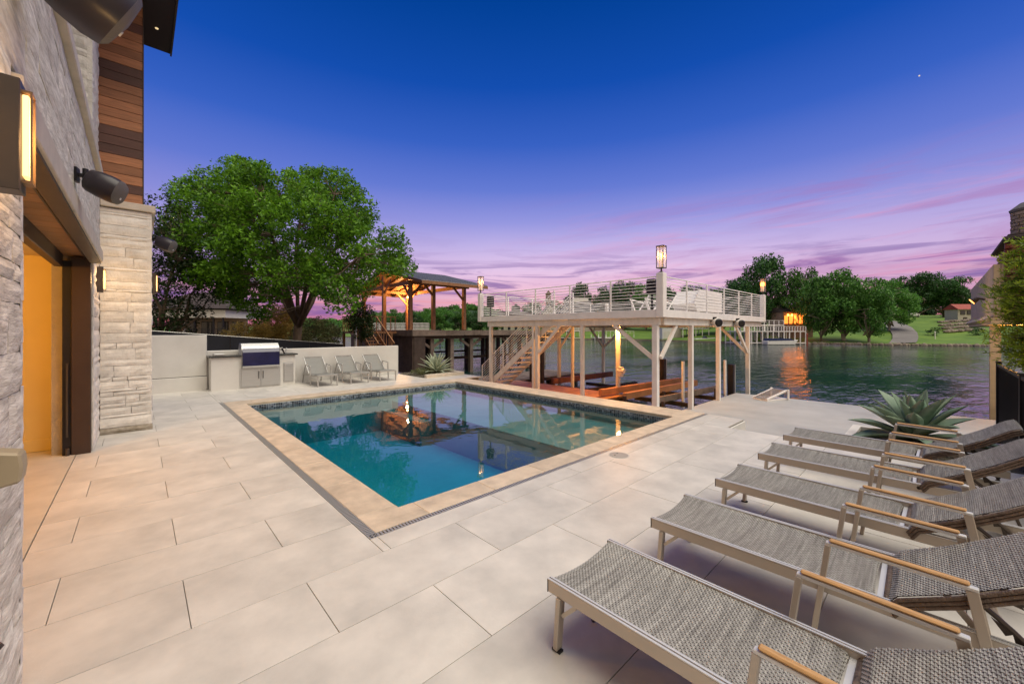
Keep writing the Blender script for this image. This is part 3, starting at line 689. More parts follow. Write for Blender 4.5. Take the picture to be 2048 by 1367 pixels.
def outlet():
    t = thing('outlet_cover', 'beige plastic weatherproof outlet cover on the stone wall at the left edge', 'outlet cover', loc=(-0.395, 2.28, 1.21))
    build('base_plate', MB().box(0, 0.022, -0.05, 0.05, -0.075, 0.07), M_BEIGE, t, bev=0.006)
    c = build('hinged_cover', MB().prism([(0.023, -0.068), (0.088, -0.055), (0.094, 0.0), (0.088, 0.05), (0.023, 0.066)], 'y', -0.045, 0.048), M_BEIGE, t, bev=0.008)
    build('hinge', MB().tube([(0.028, -0.053, -0.06), (0.028, -0.053, 0.055)], .008, 8), M_BEIGE, t)
    b = thing('hose_hook', 'small dark metal hook low on the stone wall at the left edge', 'hook', loc=(-0.395, 2.24, 0.62))
    build('plate', MB().box(0, 0.006, -.02, .02, -.03, .035), M_BLACK, b); build('hook', MB().tube([(0.005, 0, .02), (.03, 0, .0), (.045, .0, -.025), (.03, .01, -.045)], .007, 8), M_BRONZE, b)
outlet()

# ---------------------------------------------------------------- garden walls, grill, counter
def garden():
    w = thing('garden_wall', 'tall white stucco wall panel between the stone pillar and the grill counter', 'wall')
    build('panel', MB().box(-2.5, 1.43, 14.30, 14.46, 0.40, 1.56), M_STUCCO, w, bev=0.01)
    build('plinth', MB().box(-2.5, 1.43, 14.26, 14.46, -0.03, 0.385), M_STUCCO, w, bev=0.008)
    build('shadow_gap', MB().box(-2.5, 1.43, 14.33, 14.45, 0.384, 0.402), M_BLACK, w)
    w2 = thing('garden_wall', 'long low white stucco wall behind the three grey loungers', 'wall')
    build('panel', MB().box(1.432, 7.40, 14.36, 14.52, -0.1, 1.10), M_STUCCO, w2, bev=0.012)
    c = thing('grill_counter', 'white stucco outdoor counter with black stone top holding the built-in grill', 'counter')
    y0 = 13.80
    build('base', MB().box(1.47, 3.60, y0, 14.355, -0.02, 0.93), M_STUCCO, c, bev=0.008)
    build('counter_top', MB().box(1.42, 2.17, y0 - .06, 14.355, 0.932, 0.975).box(3.16, 3.66, y0 - .06, 14.355, 0.932, 0.975).box(2.17, 3.16, 14.30, 14.355, 0.932, 0.975), M_GRANITE, c, bev=0.006)
    f = build('cabinet_frame', MB().box(2.14, 3.18, y0 - .014, y0 - .002, 0.03, 0.585), M_STEEL, c)
    for k, (a, b) in enumerate(((2.175, 2.655), (2.665, 3.145))):
        d = build('cabinet_door', MB().box(a, b, y0 - .034, y0 - .015, 0.06, 0.555), M_STEEL, c, bev=0.003)
        hx = b - 0.05 if k == 0 else a + 0.05
        build('handle', MB().beam((hx, y0 - .065, 0.27), (hx, y0 - .065, 0.49), .014, .014).beam((hx, y0 - .034, 0.29), (hx, y0 - .065, 0.29), .01, .01).beam((hx, y0 - .034, 0.47), (hx, y0 - .065, 0.47), .01, .01), M_BLACK, d)
    fr = build('drawer_frame', MB().box(3.26, 3.545, y0 - .012, y0 - .002, 0.10, 0.70), M_STEEL, c)
    d = build('bin_door', MB().box(3.285, 3.52, y0 - .032, y0 - .013, 0.13, 0.675), M_STEEL, c, bev=0.003)
    build('handle', MB().beam((3.33, y0 - .06, 0.60), (3.475, y0 - .06, 0.60), .014, .014), M_STEEL, d)
    g = thing('gas_grill', 'stainless gas grill with deep blue filmed lid set in the white counter', 'grill')
    build('fire_box', MB().box(2.175, 3.155, y0 - .05, 14.29, 0.59, 0.80), M_STEEL, g, bev=0.005)
    h = build('hood', MB().prism([(y0 - .045, .805), (y0 - .05, 1.10), (y0 + .01, 1.22), (y0 + .12, 1.31), (14.18, 1.31), (14.27, 1.20), (14.27, .805)], 'x', 2.18, 3.15), M_STEEL, g, bev=0.006)
    build('blue_film', MB().prism([(y0 - .115, .66), (y0 - .115, 1.05), (y0 - .055, 1.17), (y0 - .052, .80), (y0 - .06, .655)], 'x', 2.19, 3.14), M_FILM, g, bev=0.004)
    build('thermometer', MB().tube([(2.68, y0 + .05, 1.24), (2.68, y0 + .03, 1.26)], .025, 12), M_ALUL, g)
    build('drip_tray', MB().box(2.19, 3.14, y0 - .115, y0 - .051, 0.60, 0.652), M_STEEL, g, bev=0.003)
    sp = thing('rotisserie_motor', 'black motor arm hanging on the right side of the grill', 'motor', loc=(3.165, y0 + .06, 1.06))
    build('motor_body', MB().box(0, .09, -.05, .05, .02, .10), M_STEEL, sp, bev=.006); build('arm', MB().beam((.06, -.06, .09), (.12, -.10, -.08), .035, .04), M_BLACK, sp)
    s = thing('burner_lid', 'small stainless side burner lid at the left end of the counter', 'burner lid', loc=(1.66, 14.02, 0.976))
    build('lid', MB().box(-.12, .12, -.12, .12, 0, .05), M_STEEL, s, bev=.008); build('handle', MB().beam((-.08, -.135, .035), (.08, -.135, .035), .012, .012), M_ALUL, s)
    fa = thing('counter_faucet', 'tiny steel faucet at the right end of the counter', 'faucet', loc=(3.42, 14.15, .975))
    build('spout', MB().tube([(0, 0, 0), (0, 0, .14), (0, -.03, .17), (0, -.10, .165), (0, -.11, .15)], .010, 8), M_STEEL, fa); build('lever', MB().beam((0, 0, .10), (.07, 0, .12), .012, .012), M_STEEL, fa)
garden()

# ---------------------------------------------------------------- grey sling chairs by the wall
def sling_chair():
    t = thing('sling_lounger', 'leftmost grey sling lounger, next to the grill counter', 'lounger', 'grey sling loungers along the white wall')
    # local: x sideways 0..0.62, y length (front at 0, back 1.55); seat z .33
    W = .60; rail = [(0, .34), (.85, .30)]
    def sheet(pts, nx=8):
        mb = MB(); n = len(pts)
        for (y, z) in pts:
            for i in range(nx + 1):
                u = i / nx; mb.v.append((.035 + (W - .07) * u, y, z - .02 * (1 - (2 * u - 1) ** 2)))
        for j in range(n - 1):
            for i in range(nx): a = j * (nx + 1) + i; mb.f.append((a, a + 1, a + nx + 2, a + nx + 1)); mb.m.append(0)
        # underside
        b = len(mb.v); mb.v += [(x, y, z - .012) for x, y, z in mb.v[:b]]
        mb.f += [tuple(b + i for i in f[::-1]) for f in mb.f[:]]; mb.m += [0] * (len(mb.f) - len(mb.m)); return mb
    build('seat_sling', sheet([(0.0, .335), (.04, .355), (.3, .345), (.6, .325), (.86, .315)]), M_SLING, t, smooth=True)
    bk = [(.86, .325), (1.0, .42), (1.15, .54), (1.30, .68), (1.42, .80), (1.44, .81)]
    build('back_sling', sheet(bk), M_SLING, t, smooth=True)
    for x in (.018, W - .018):
        s = -1 if x < .1 else 1
        build('side_rail', MB().beam((x, 0, .325), (x, 1.5, .275), .03, .045), M_GREYF, t, bev=.004)
        build('back_rail', MB().beam((x, .88, .33), (x, 1.44, .82), .028, .035), M_GREYF, t, bev=.004)
        xo = x + s * .03
        build('leg', MB().beam((x, .03, .31), (x, -.0, 0.0), .034, .034), M_GREYF, t, bev=.004)
        build('leg', MB().beam((xo, .66, .56), (xo, .62, 0.0), .03, .04), M_GREYF, t, bev=.004)
        build('leg', MB().beam((x, 1.42, .28), (x, 1.52, 0.0), .034, .034), M_GREYF, t, bev=.004)
        build('armrest', MB().beam((xo, .64, .57), (xo, 1.12, .60), .035, .025), M_GREYF, t, bev=.005)
        build('arm_support', MB().beam((xo, 1.10, .59), (xo, 1.02, .31), .02, .03), M_GREYF, t)
        build('back_strut', MB().beam((x, 1.22, .58), (x, 1.40, .29), .02, .02), M_GREYF, t)
    build('cross_bar', MB().beam((.03, .01, .325), (W - .03, .01, .325), .03, .04), M_GREYF, t)
    build('back_cross_bar', MB().beam((.03, 1.44, .815), (W - .03, 1.44, .815), .03, .03), M_GREYF, t)
    return t
sl = sling_chair(); sl.location = (3.89, 12.62, 0)
copy_tree(sl, (4.87, 12.62, 0), rad(0), 'middle one of the three grey sling loungers against the low white wall')
copy_tree(sl, (5.82, 12.60, 0), rad(0), 'rightmost grey sling lounger, at the open end of the low white wall')

# ---------------------------------------------------------------- wicker loungers
def wicker_sheet(path, W, sag, seed, cell=(0.0132, 0.0108)):
    """path: list of (y,z); strands run along the path, wefts across; returns mesh builder"""
    rr = random.Random(seed); L = [0]
    for (a, b), (c, d) in zip(path, path[1:]): L.append(L[-1] + math.hypot(c - a, d - b))
    T = L[-1]; nj = int(T / cell[1]); ni = int(W / cell[0])
    def P(s, u):
        for k in range(len(L) - 1):
            if s <= L[k + 1] + 1e-9:
                f = (s - L[k]) / (L[k + 1] - L[k]); y = path[k][0] + (path[k + 1][0] - path[k][0]) * f; z = path[k][1] + (path[k + 1][1] - path[k][1]) * f
                t = Vector((0, path[k + 1][0] - path[k][0], path[k + 1][1] - path[k][1])).normalized(); break
        x = u * W; n = Vector((1, 0, 0)).cross(t); n = n if n.z > 0 else -n
        return Vector((x, y, z)) - n * sag * (1 - (2 * u - 1) ** 2) * (0.75 + 0.25 * math.cos(6.28 * s / 0.5)), n
    mb = MB()
    # backing sheet (weft), darker gaps
    ns = 24
    for j in range(ns + 1):
        for i in range(9):
            p, n = P(T * j / ns, i / 8); mb.v.append(tuple(p - n * .0035))
    for j in range(ns):
        for i in range(8): a = j * 9 + i; mb.f.append((a, a + 1, a + 10, a + 9)); mb.m.append(1)
    for j in range(nj):
        for i in range(ni):
            s0 = T * j / nj; s1 = T * (j + 1) / nj; u0 = i / ni; u1 = (i + 1) / ni
            over = (i + j) % 2 == 0
            b = len(mb.v)
            if over:      # long strand on top
                e = 0.28 * (s1 - s0); w = 0.06 * (u1 - u0); h = .0030
                ss = (s0 - e, (s0 + s1) / 2, s1 + e); hs = (-.0015, h, -.0015); uu = (u0 + w, u1 - w)
            else:
                e = 0.0; w = -0.05 * (u1 - u0); h = .0010
                ss = (s0 + .18 * (s1 - s0), (s0 + s1) / 2, s1 - .18 * (s1 - s0)); hs = (-.0018, h, -.0018); uu = (u0 + w, u1 - w)
            for sv, hv in zip(ss, hs):
                for uv in uu:
                    p, n = P(min(max(sv, 0), T), min(max(uv, 0), 1)); mb.v.append(tuple(p + n * hv))
            mb.f += [(b, b + 1, b + 3, b + 2), (b + 2, b + 3, b + 5, b + 4)]; mb.m += [0, 0]
    return mb
def wicker_lounger():
    t = thing('wicker_lounger', 'nearest wicker lounger, cut by the bottom right corner', 'lounger', 'grey wicker loungers in a row on the pavers')
    W = .60; t_in = .028
    # local origin at the foot end on the floor; y runs towards the head (negative world y is applied by rotation)
    seat = [(0.0, .352), (.04, .362), (.3, .356), (.7, .352), (1.12, .352), (1.17, .345), (1.185, .325)]
    s = wicker_sheet([(y, z) for y, z in seat], W - 2 * t_in, .026, 1)
    o = link('seat_weave', s.mesh('seat_weave', [M_WICK, M_WICKD], fix=False), t, loc=(t_in, 0, 0))
    back = [(1.225, .345), (1.26, .40), (1.45, .50), (1.65, .63), (1.82, .755), (1.875, .78), (1.895, .765), (1.89, .74)]
    b = wicker_sheet(back, W - 0.02, .010, 2)
    ob = link('back_weave', b.mesh('back_weave', [M_WICK, M_WICKD], fix=False), t, loc=(.01, 0, 0))
    ed = MB()
    for x in (.008, W - .008):
        for k in range(3): ed.tube([(x, y + .006 + .010 * k, z - .012 - .016 * k) for y, z in back[:6]], .0095, 7)
    ed.tube([(.01, back[0][0], back[0][1] - .015), (W - .01, back[0][0], back[0][1] - .015)], .016, 8)
    build('woven_edge', ed, M_WICKD, ob, smooth=True)
    for x in (.014, W - .014):
        sg = -1 if x < .1 else 1
        r = build('side_rail', MB().box(x - .014, x + .014, 0, 1.82, .292, .358), M_ALU, t, bev=.003)
        build('rail_channel', MB().box(x - .015, x - .004, .0, 1.82, .3585, .364).box(x + .004, x + .015, .0, 1.82, .3585, .364), M_ALUL, r)
        build('end_cap', MB().box(x - .015, x + .015, -.004, -.0005, .291, .360), M_BLACK, r)
        xo = x + sg * .034
        l = build('leg', MB().beam((x, .075, .292), (x, .055, .012), .028, .048), M_ALU, t, bev=.003)
        build('foot_pad', MB().box(x - .016, x + .016, .030, .082, 0.0, .012), M_BLACK, l)
        build('knee_brace', MB().beam((x, .09, .20), (x, .18, .29), .014, .02), M_ALU, t)
        l = build('leg', MB().beam((xo, 1.0, .565), (xo, .93, 0.0), .026, .036), M_ALU, t, bev=.003)
        l = build('leg', MB().beam((xo, 1.50, .555), (xo, 1.60, 0.0), .026, .040), M_ALU, t, bev=.003)
        a = build('armrest', MB().beam((xo, .99, .572), (xo, 1.52, .562), .030, .016), M_ALUL, t, bev=.003)
        build('teak_cap', MB().beam((xo, 1.005, .590), (xo, 1.495, .580), .032, .015), M_TEAK, a, bev=.006)
        build('ratchet_bar', MB().tube([(x - sg * .04, 1.50, .50), (x - sg * .04, 1.62, .40), (x - sg * .04, 1.74, .28), (x - sg * .04, 1.78, .16), (x - sg * .04, 1.76, .12)], .011, 7), M_BRONZE, t)
        build('ratchet_teeth', MB().prism([(1.56, .43), (1.60, .37), (1.62, .385), (1.63, .34), (1.66, .35), (1.67, .30), (1.71, .29), (1.66, .365)], 'x', x - sg * .04 - .004, x - sg * .04 + .004), M_BRONZE, t)
        build('back_prop', MB().beam((x - sg * .05, 1.42, .47), (x - sg * .05, 1.66, .17), .016, .026), M_ALU, t)
    build('cross_bar', MB().beam((.02, .075, .305), (W - .02, .075, .305), .03, .03), M_ALU, t)
    build('cross_bar', MB().beam((.02, 1.20, .315), (W - .02, 1.20, .315), .03, .025), M_ALUL, t)
    build('cross_bar', MB().beam((.02, 1.80, .32), (W - .02, 1.80, .32), .03, .03), M_ALU, t)
    return t
wl = wicker_lounger()
# rotate so that local +y (towards the head) is world -y; local x then runs to world -x
XS = [1.61, 2.67, 3.80, 4.93, 6.03]; YS = [1.43, 1.40, 1.35, 1.33, 1.32]
wl.location = (XS[0] + .60, YS[0], 0); wl.rotation_euler = (0, 0, math.pi)
for k, lab in ((1, 'second wicker lounger from the bottom, its backrest just above the nearest one'), (2, 'middle wicker lounger of the row of five'),
               (3, 'fourth wicker lounger from the bottom, one short of the big green agave'), (4, 'farthest wicker lounger, right in front of the big green agave')):
    copy_tree(wl, (XS[k] + .60, YS[k], 0), math.pi + rad((0, 1.1, -.8, .9, -1.0)[k]), lab)
# ---------------------------------------------------------------- boathouse
def boathouse():
    B = thing('boathouse', 'white two-level boat dock with cable railing and stairs over the water', 'boathouse')
    X0, X1, Y0, Y1 = 9.67, 18.5, 4.72, 12.2; ZT, ZB = 2.23, 2.03
    f = build('roof_deck', MB().box(X0 + .05, X1 - .05, Y0 + .05, Y1 - .05, ZT - .06, ZT - .012), M_CREAM, B)
    build('fascia', MB().box(X0, X0 + .045, Y0, Y1, ZB, ZT), M_WHITE, B, bev=.004)
    build('fascia', MB().box(X0 + .046, X1 - .046, Y0, Y0 + .045, ZB, ZT), M_WHITE, B, bev=.004)
    build('fascia', MB().box(X1 - .045, X1, Y0, Y1, ZB, ZT), M_WHITE, B, bev=.004)
    build('fascia', MB().box(X0 + .046, X1 - .046, Y1 - .045, Y1, ZB, ZT), M_WHITE, B, bev=.004)
    px = X0 + .18; py = Y0 + .16; qx = X1 - .9; qy = Y1 - .4
    for a, b in (((px, py, 1.93), (px, qy, 1.93)), ((px + .12, py, 1.93), (X1 - .1, py, 1.93)), ((qx, py + .1, 1.93), (qx, qy, 1.93)), ((px + .1, qy, 1.93), (qx, qy, 1.93))):
        build('beam', MB().beam(a, b, .12, .19), M_CREAM, B, bev=.004)
    for y in (6.2, 7.7, 9.2, 10.7): build('joist', MB().beam((px + .07, y, 1.955), (qx - .07, y, 1.955), .07, .14), M_CREAM, B)
    for k in range(9):
        x = 10.6 + k * .85
        build('joist', MB().beam((x, py + .07, 2.075), (x, qy - .07, 2.075), .05, .09), M_CREAM, B)
    zb = -2.2
    posts = [(px, 11.66, .11), (px, 9.40, .09), (px, 9.22, .12), (px, 7.35, .10), (px, 5.00, .14), (11.75, py, .12), (13.9, py, .12), (16.9, py, .13), (17.6, 11.8, .13), (14.0, 11.75, .12), (13.0, 10.2, .10), (12.56, 7.8, .12), (15.9, 8.0, .10)]
    for x, y, w in posts: build('post', MB().box(x - w / 2, x + w / 2, y - w / 2, y + w / 2, zb, 1.835), M_CREAM if w != .14 else M_WHITE, B, bev=.004)
    def brace(p, q): build('brace', MB().beam(p, q, .07, .10), M_CREAM, B, bev=.003)
    brace((px, 5.05, .95), (px, 6.25, 1.84)); brace((px + .05, py, .98), (px + .95, py, 1.84))
    brace((px, 9.15, .95), (px, 8.25, 1.84)); brace((16.85, py, .85), (15.6, py, 1.84)); brace((16.9, py + .05, .85), (16.9, py + 1.0, 1.84))
    brace((17.6, 11.75, .85), (17.6, 10.6, 1.84)); brace((17.55, 11.8, .85), (16.4, 11.8, 1.84)); brace((14.05, 11.75, .9), (15.0, 11.75, 1.84))
    # railing
    def rail(axis, fixed, a0, a1, n, skip=None):
        P = (lambda a, z: (a, fixed, z)) if axis == 'x' else (lambda a, z: (fixed, a, z))
        for k in range(10):
            z = ZT + .075 + k * .086
            th = .019 if k < 9 else .024
            build('rail_rod', MB().tube([P(a0, z), P(a1, z)], th / 2 if k < 9 else .017, 6), M_WHITE, B)
        for i in range(1, n):
            a = a0 + (a1 - a0) * i / n
            build('rail_post', MB().beam(P(a, ZT - .05), P(a, ZT + .86), .035, .045), M_WHITE, B, bev=.003)
    rail('y', X0 + .05, Y0 + .10, Y1 - .1, 5); rail('x', Y0 + .05, X0 + .10, X1 - .1, 6)
    rail('y', X1 - .05, Y0 + .10, Y1 - .1, 5); rail('x', Y1 - .05, X0 + .10, X1 - .1, 6)
    for i, (x, y) in enumerate(((X0 + .07, Y0 + .07), (X0 + .06, Y1 - .06), (X1 - .06, Y0 + .06), (X1 - .06, Y1 - .06))):
        r = .098 if i == 0 else .085; top = 3.16 if i == 0 else 3.12
        build('corner_post', MB().box(x - r, x + r, y - r, y + r, ZB - .0, top).box(x - r * .75, x + r * .75, y - r * .75, y + r * .75, top, top + .02), M_WHITE, B, bev=.012)
    # stairs up from the walkway, rising towards the near corner
    sx0, sx1 = 9.98, 10.88; yb, yt = 12.05, 8.55; z0, z1 = DZ, 2.1
    st = build('stair', MB().beam((sx1, yb, z0 + .08), (sx1, yt, z1 - .05), .045, .26).beam((sx0, yb, z0 + .08), (sx0, yt, z1 - .05), .045, .20), M_CREAM, B, bev=.003)
    n = 14
    for i in range(n):
        f_ = (i + .7) / n; y = yb + (yt - yb) * f_; z = z0 + .02 + (z1 - z0) * f_
        boxo('tread', (sx0 + .025, sx1 - .025, y - .13, y + .13, z - .035, z), M_CREAM, st)
    for xx in (sx0 - .04, sx1 + .04):
        for k in range(9):
            h = .12 + k * .095
            build('stair_rod', MB().tube([(xx, yb + .25, z0 + .02 + h), (xx, yt + .0, z1 + .0 + h)], .009 if k < 8 else .016, 5), M_WHITE, st)
        for f_ in (0.0, .33, .66, 1.0):
            y = yb + .25 + (yt - yb - .25) * f_; z = z0 + .02 + (z1 - z0 - .02) * f_
            build('stair_post', MB().beam((xx, y, z - .05), (xx, y, z + .90), .035, .035), M_WHITE, st)
    return B
boathouse()
def lantern(loc, h, w, e, label):
    t = thing('post_lantern', label, 'lantern', 'glass lanterns on the boat dock corner posts', loc=loc)
    build('stem', MB().tube([(0, 0, 0), (0, 0, .02), (0, 0, .03), (0, 0, .11)], [.05, .05, .022, .018], 10), M_BRONZE, t)
    c = MB(); a = w / 2; z0 = .11; z1 = z0 + h
    for sx in (-1, 1):
        for sy in (-1, 1): c.beam((sx * a, sy * a, z0), (sx * a, sy * a, z1), .014, .014)
    c.box(-a - .008, a + .008, -a - .008, a + .008, z0 - .012, z0 + .006).box(-a - .012, a + .012, -a - .012, a + .012, z1, z1 + .022)
    build('cage', c, M_BRONZE, t)
    g = MB(); gi = a - .004
    g.face([(-gi, -gi, z0), (gi, -gi, z0), (gi, -gi, z1), (-gi, -gi, z1)]); g.face([(-gi, gi, z0), (gi, gi, z0), (gi, gi, z1), (-gi, gi, z1)])
    g.face([(-gi, -gi, z0), (-gi, gi, z0), (-gi, gi, z1), (-gi, -gi, z1)]); g.face([(gi, -gi, z0), (gi, gi, z0), (gi, gi, z1), (gi, -gi, z1)])
    build('glass', g, M_GLASS, t)
    for dx, dy in ((.035, 0), (-.03, .03), (-.02, -.035)): build('candle_tube', MB().tube([(dx, dy, z0 + .01), (dx, dy, z0 + h * .45)], .014, 8), mat('cream candle', (.75, .65, .5), emis=(1, .55, .25), estr=.5), t)
    for dx, dy in ((.035, 0), (-.03, .03), (-.02, -.035)): build('bulb', MB().tube([(dx, dy, z0 + h * .46), (dx, dy, z0 + h * .58), (dx, dy, z0 + h * .74)], [.012, .019, .004] if e < 50 else [.03, .05, .02], 8), M_GLOWS if e < 50 else M_GLOWH, t)
    point('lantern_light', (0, 0, z0 + h * .6), e, (1.0, .5, .2), .04, t)
lantern((9.74, 4.79, 3.18), .54, .175, 9, 'tall lit glass lantern on the near corner post of the white dock')
lantern((9.73, 12.14, 3.14), .52, .16, 9, 'lit glass lantern on the left corner post of the dock, beside the timber pavilion roof')
lantern((18.44, 4.78, 3.14), .52, .16, 90, 'glowing orange lantern on the right corner post of the dock, against the dark trees')

def dock_things():
    # lamp under the roof deck
    t = thing('dock_lamp', 'orange lit lamp under the roof deck of the boat dock', 'lamp', loc=(12.2, 7.7, 1.86))
    build('shade', MB().tube([(0, 0, .02), (0, 0, -.02), (0, 0, -.05)], [.09, .09, .05], 12), M_GLOWS, t)
    point('dock_light', (0.1, -0.1, -.16), 240, (1.0, .40, .08), .06, t)
    for k, (x, lab) in enumerate(((13.0, 'black round speaker under the right fascia of the dock, left one of two'), (15.1, 'black round speaker under the right fascia of the dock, right one of two'))):
        s = thing('dock_speaker', lab, 'speaker', 'speakers under the dock fascia', loc=(x, 4.62, 1.93))
        body = build('cabinet', MB().tube([(.20, .16, 0), (.14, .10, 0), (.0, -.04, 0), (-.03, -.08, 0)], [.08, .135, .145, .13], 16), M_CREAM, s, smooth=True)
        build('grille', MB().tube([(-.031, -.081, 0), (-.05, -.105, 0)], [.128, .09], 16), M_BLACK, s); build('bracket', MB().box(-.02, .02, 0.0, .10, .10, .18), M_BLACK, s)
    for loc, lab in (((9.95, 5.15, 2.86), 'dark slatted speaker box inside the railing beside the near corner post'), ((9.9, 11.75, 2.80), 'dark speaker box inside the railing at the left corner post')):
        s = thing('rail_speaker', lab, 'speaker', loc=loc)
        build('cabinet', MB().box(-.10, .10, -.13, .13, -.21, .20), M_BLACK, s, bev=.03); build('stand', MB().beam((0, 0, -.20), (0, 0, -.64), .04, .04), M_BLACK, s)
    # furniture on the roof deck
    s = thing('deck_locker', 'white slatted locker with a pointed sloping end on the roof deck', 'locker')
    y = 5.35; zs = 2.232
    for k in range(7):
        z = zs + .10 + k * .105; x0 = 13.15 + abs(k - 2.2) * .10; boxo('slat', (x0, 15.6, y, y + .03, z, z + .095), M_WHITE, s, bev=.003)
    build('body', MB().prism([(13.5, zs + .11), (13.25, zs + .35), (13.7, zs + .80), (15.58, zs + .80), (15.58, zs + .11)], 'y', y + .032, y + .8), M_WHITE, s)
    for x in (13.7, 15.4): build('leg', MB().box(x, x + .05, y + .05, y + .75, zs - .24 + .22, zs + .108), M_WHITE, s)
    for k, (x, lab) in enumerate(((11.6, 'white folded deck chair on the roof deck near the corner post'), (12.5, 'white folded deck chair on the roof deck next to the slatted locker'))):
        c = thing('deck_chair', lab, 'chair', 'white folding chairs on the roof deck', loc=(x, 6.0, zs))
        for yy in (0, .5):
            build('side_frame', MB().beam((0, yy, .0), (.75, yy, .62), .03, .04).beam((-.45, yy, .42), (.35, yy, .36), .03, .04).beam((-.4, yy, .42), (-.1, yy, .0), .03, .04), M_WHITE, c)
        for q in range(6): build('slat', MB().beam((.25 + q * .09, 0, .22 + q * .075), (.25 + q * .09, .5, .22 + q * .075), .05, .012), M_WHITE, c)
    # boat lift in the slips
    L = thing('boat_lift', 'boat lift with varnished and red brown bunk beams in the dock slip', 'boat lift')
    for (p, q, w, h, m) in (((11.6, 7.9, -.45), (16.6, 7.3, -.40), .16, .22, M_ORB), ((11.9, 7.15, -.52), (16.4, 6.6, -.42), .14, .22, M_ORB), ((12.3, 6.35, -.62), (16.8, 5.9, -.60), .12, .20, M_WEATH),
                            ((12.9, 11.2, -.48), (17.0, 10.9, -.45), .15, .24, M_REDB), ((13.2, 9.5, -.70), (16.5, 9.3, -.70), .12, .14, M_DARKT), ((13.1, 9.0, -.78), (16.5, 8.8, -.78), .12, .14, M_DARKT)):
        build('bunk_beam', MB().beam(p, q, w, h), m, L, bev=.008)
    for (p, q) in (((11.5, 7.4, -.72), (11.5, 5.3, -.72)), ((13.4, 7.6, -.80), (13.4, 5.3, -.80)), ((15.4, 7.8, -.80), (15.4, 5.3, -.80)), ((13.9, 11.4, -.84), (13.9, 8.6, -.84)), ((15.6, 11.4, -.84), (15.6, 8.6, -.84))):
        build('cross_beam', MB().beam(p, q, .12, .14), M_BRONZE, L)
    for (x, y) in ((11.5, 5.6), (11.5, 6.9), (13.4, 5.5), (13.4, 6.5), (15.4, 5.5)): build('bracket', MB().box(x - .05, x + .05, y - .04, y + .04, -.9, -.44), M_BRONZE, L)
    m = thing('lift_motor', 'lift motor box on the orange-lit dock post', 'motor', loc=(12.50, 7.72, .22))
    build('motor_box', MB().box(-.10, .04, -.16, -.02, -.16, .18), M_CREAM, m, bev=.01); build('gear_box', MB().tube([(-.02, -.22, .04), (-.02, .02, .04)], .09, 10), M_CREAM, m); build('conduit', MB().tube([(-.02, -.02, .18), (-.02, -.02, 1.6)], .014, 6), M_CREAM, m)
    for k, (x, y, z1, m_, w, lab) in enumerate(((16.25, 5.25, .42, M_BLACK, .20, 'black rubber piling at the outer corner of the concrete platform'), (16.7, 8.15, .45, M_DARKT, .22, 'dark brown piling in the slip behind the near dock post'))):
        p_ = thing('mooring_piling', lab, 'piling', loc=(x, y, 0)); build('pile', MB().box(-w / 2, w / 2, -w / 2, w / 2, -2.3, z1), m_, p_, bev=.01); build('face_strip', MB().box(w / 2 + .001, w / 2 + .03, -w / 2, w / 2, -2.3, z1 - .01), M_CREAM, p_)
    for k, (x, y, z1, lab) in enumerate(((13.8, 6.0, .62, 'white boat guide pole right of the near dock post'), (15.75, 5.3, .60, 'white boat guide pole between the two right hand dock posts'))):
        p_ = thing('guide_pole', lab, 'pole', 'white guide poles of the boat lift', loc=(x, y, 0)); build('pole', MB().tube([(0, 0, -1.0), (0, 0, z1)], .05, 10), M_WHITE, p_); build('bracket', MB().box(-.02, .5, -.03, .03, -.96, -.88), M_BRONZE, p_)
    r = thing('boarding_ramp', 'small folded white boarding ladder on the edge of the concrete platform', 'ladder', loc=(15.4, 3.75, DZ), rz=rad(-24))
    build('frame', MB().beam((-.5, -.24, .05), (.4, -.24, .30), .04, .06).beam((-.5, .24, .05), (.4, .24, .30), .04, .06).box(-.5, .4, -.26, .26, .0, .04), M_WHITE, r, bev=.004)
    for q in range(9): build('step', MB().beam((-.45 + q * .1, -.22, .085 + q * .0275), (-.45 + q * .1, .22, .085 + q * .0275), .07, .02), M_GREYF, r)
    for yy in (-.30, .30): build('handrail', MB().box(.36, .42, yy - .025, yy + .025, .0, .34), M_WHITE, r, bev=.01)
dock_things()

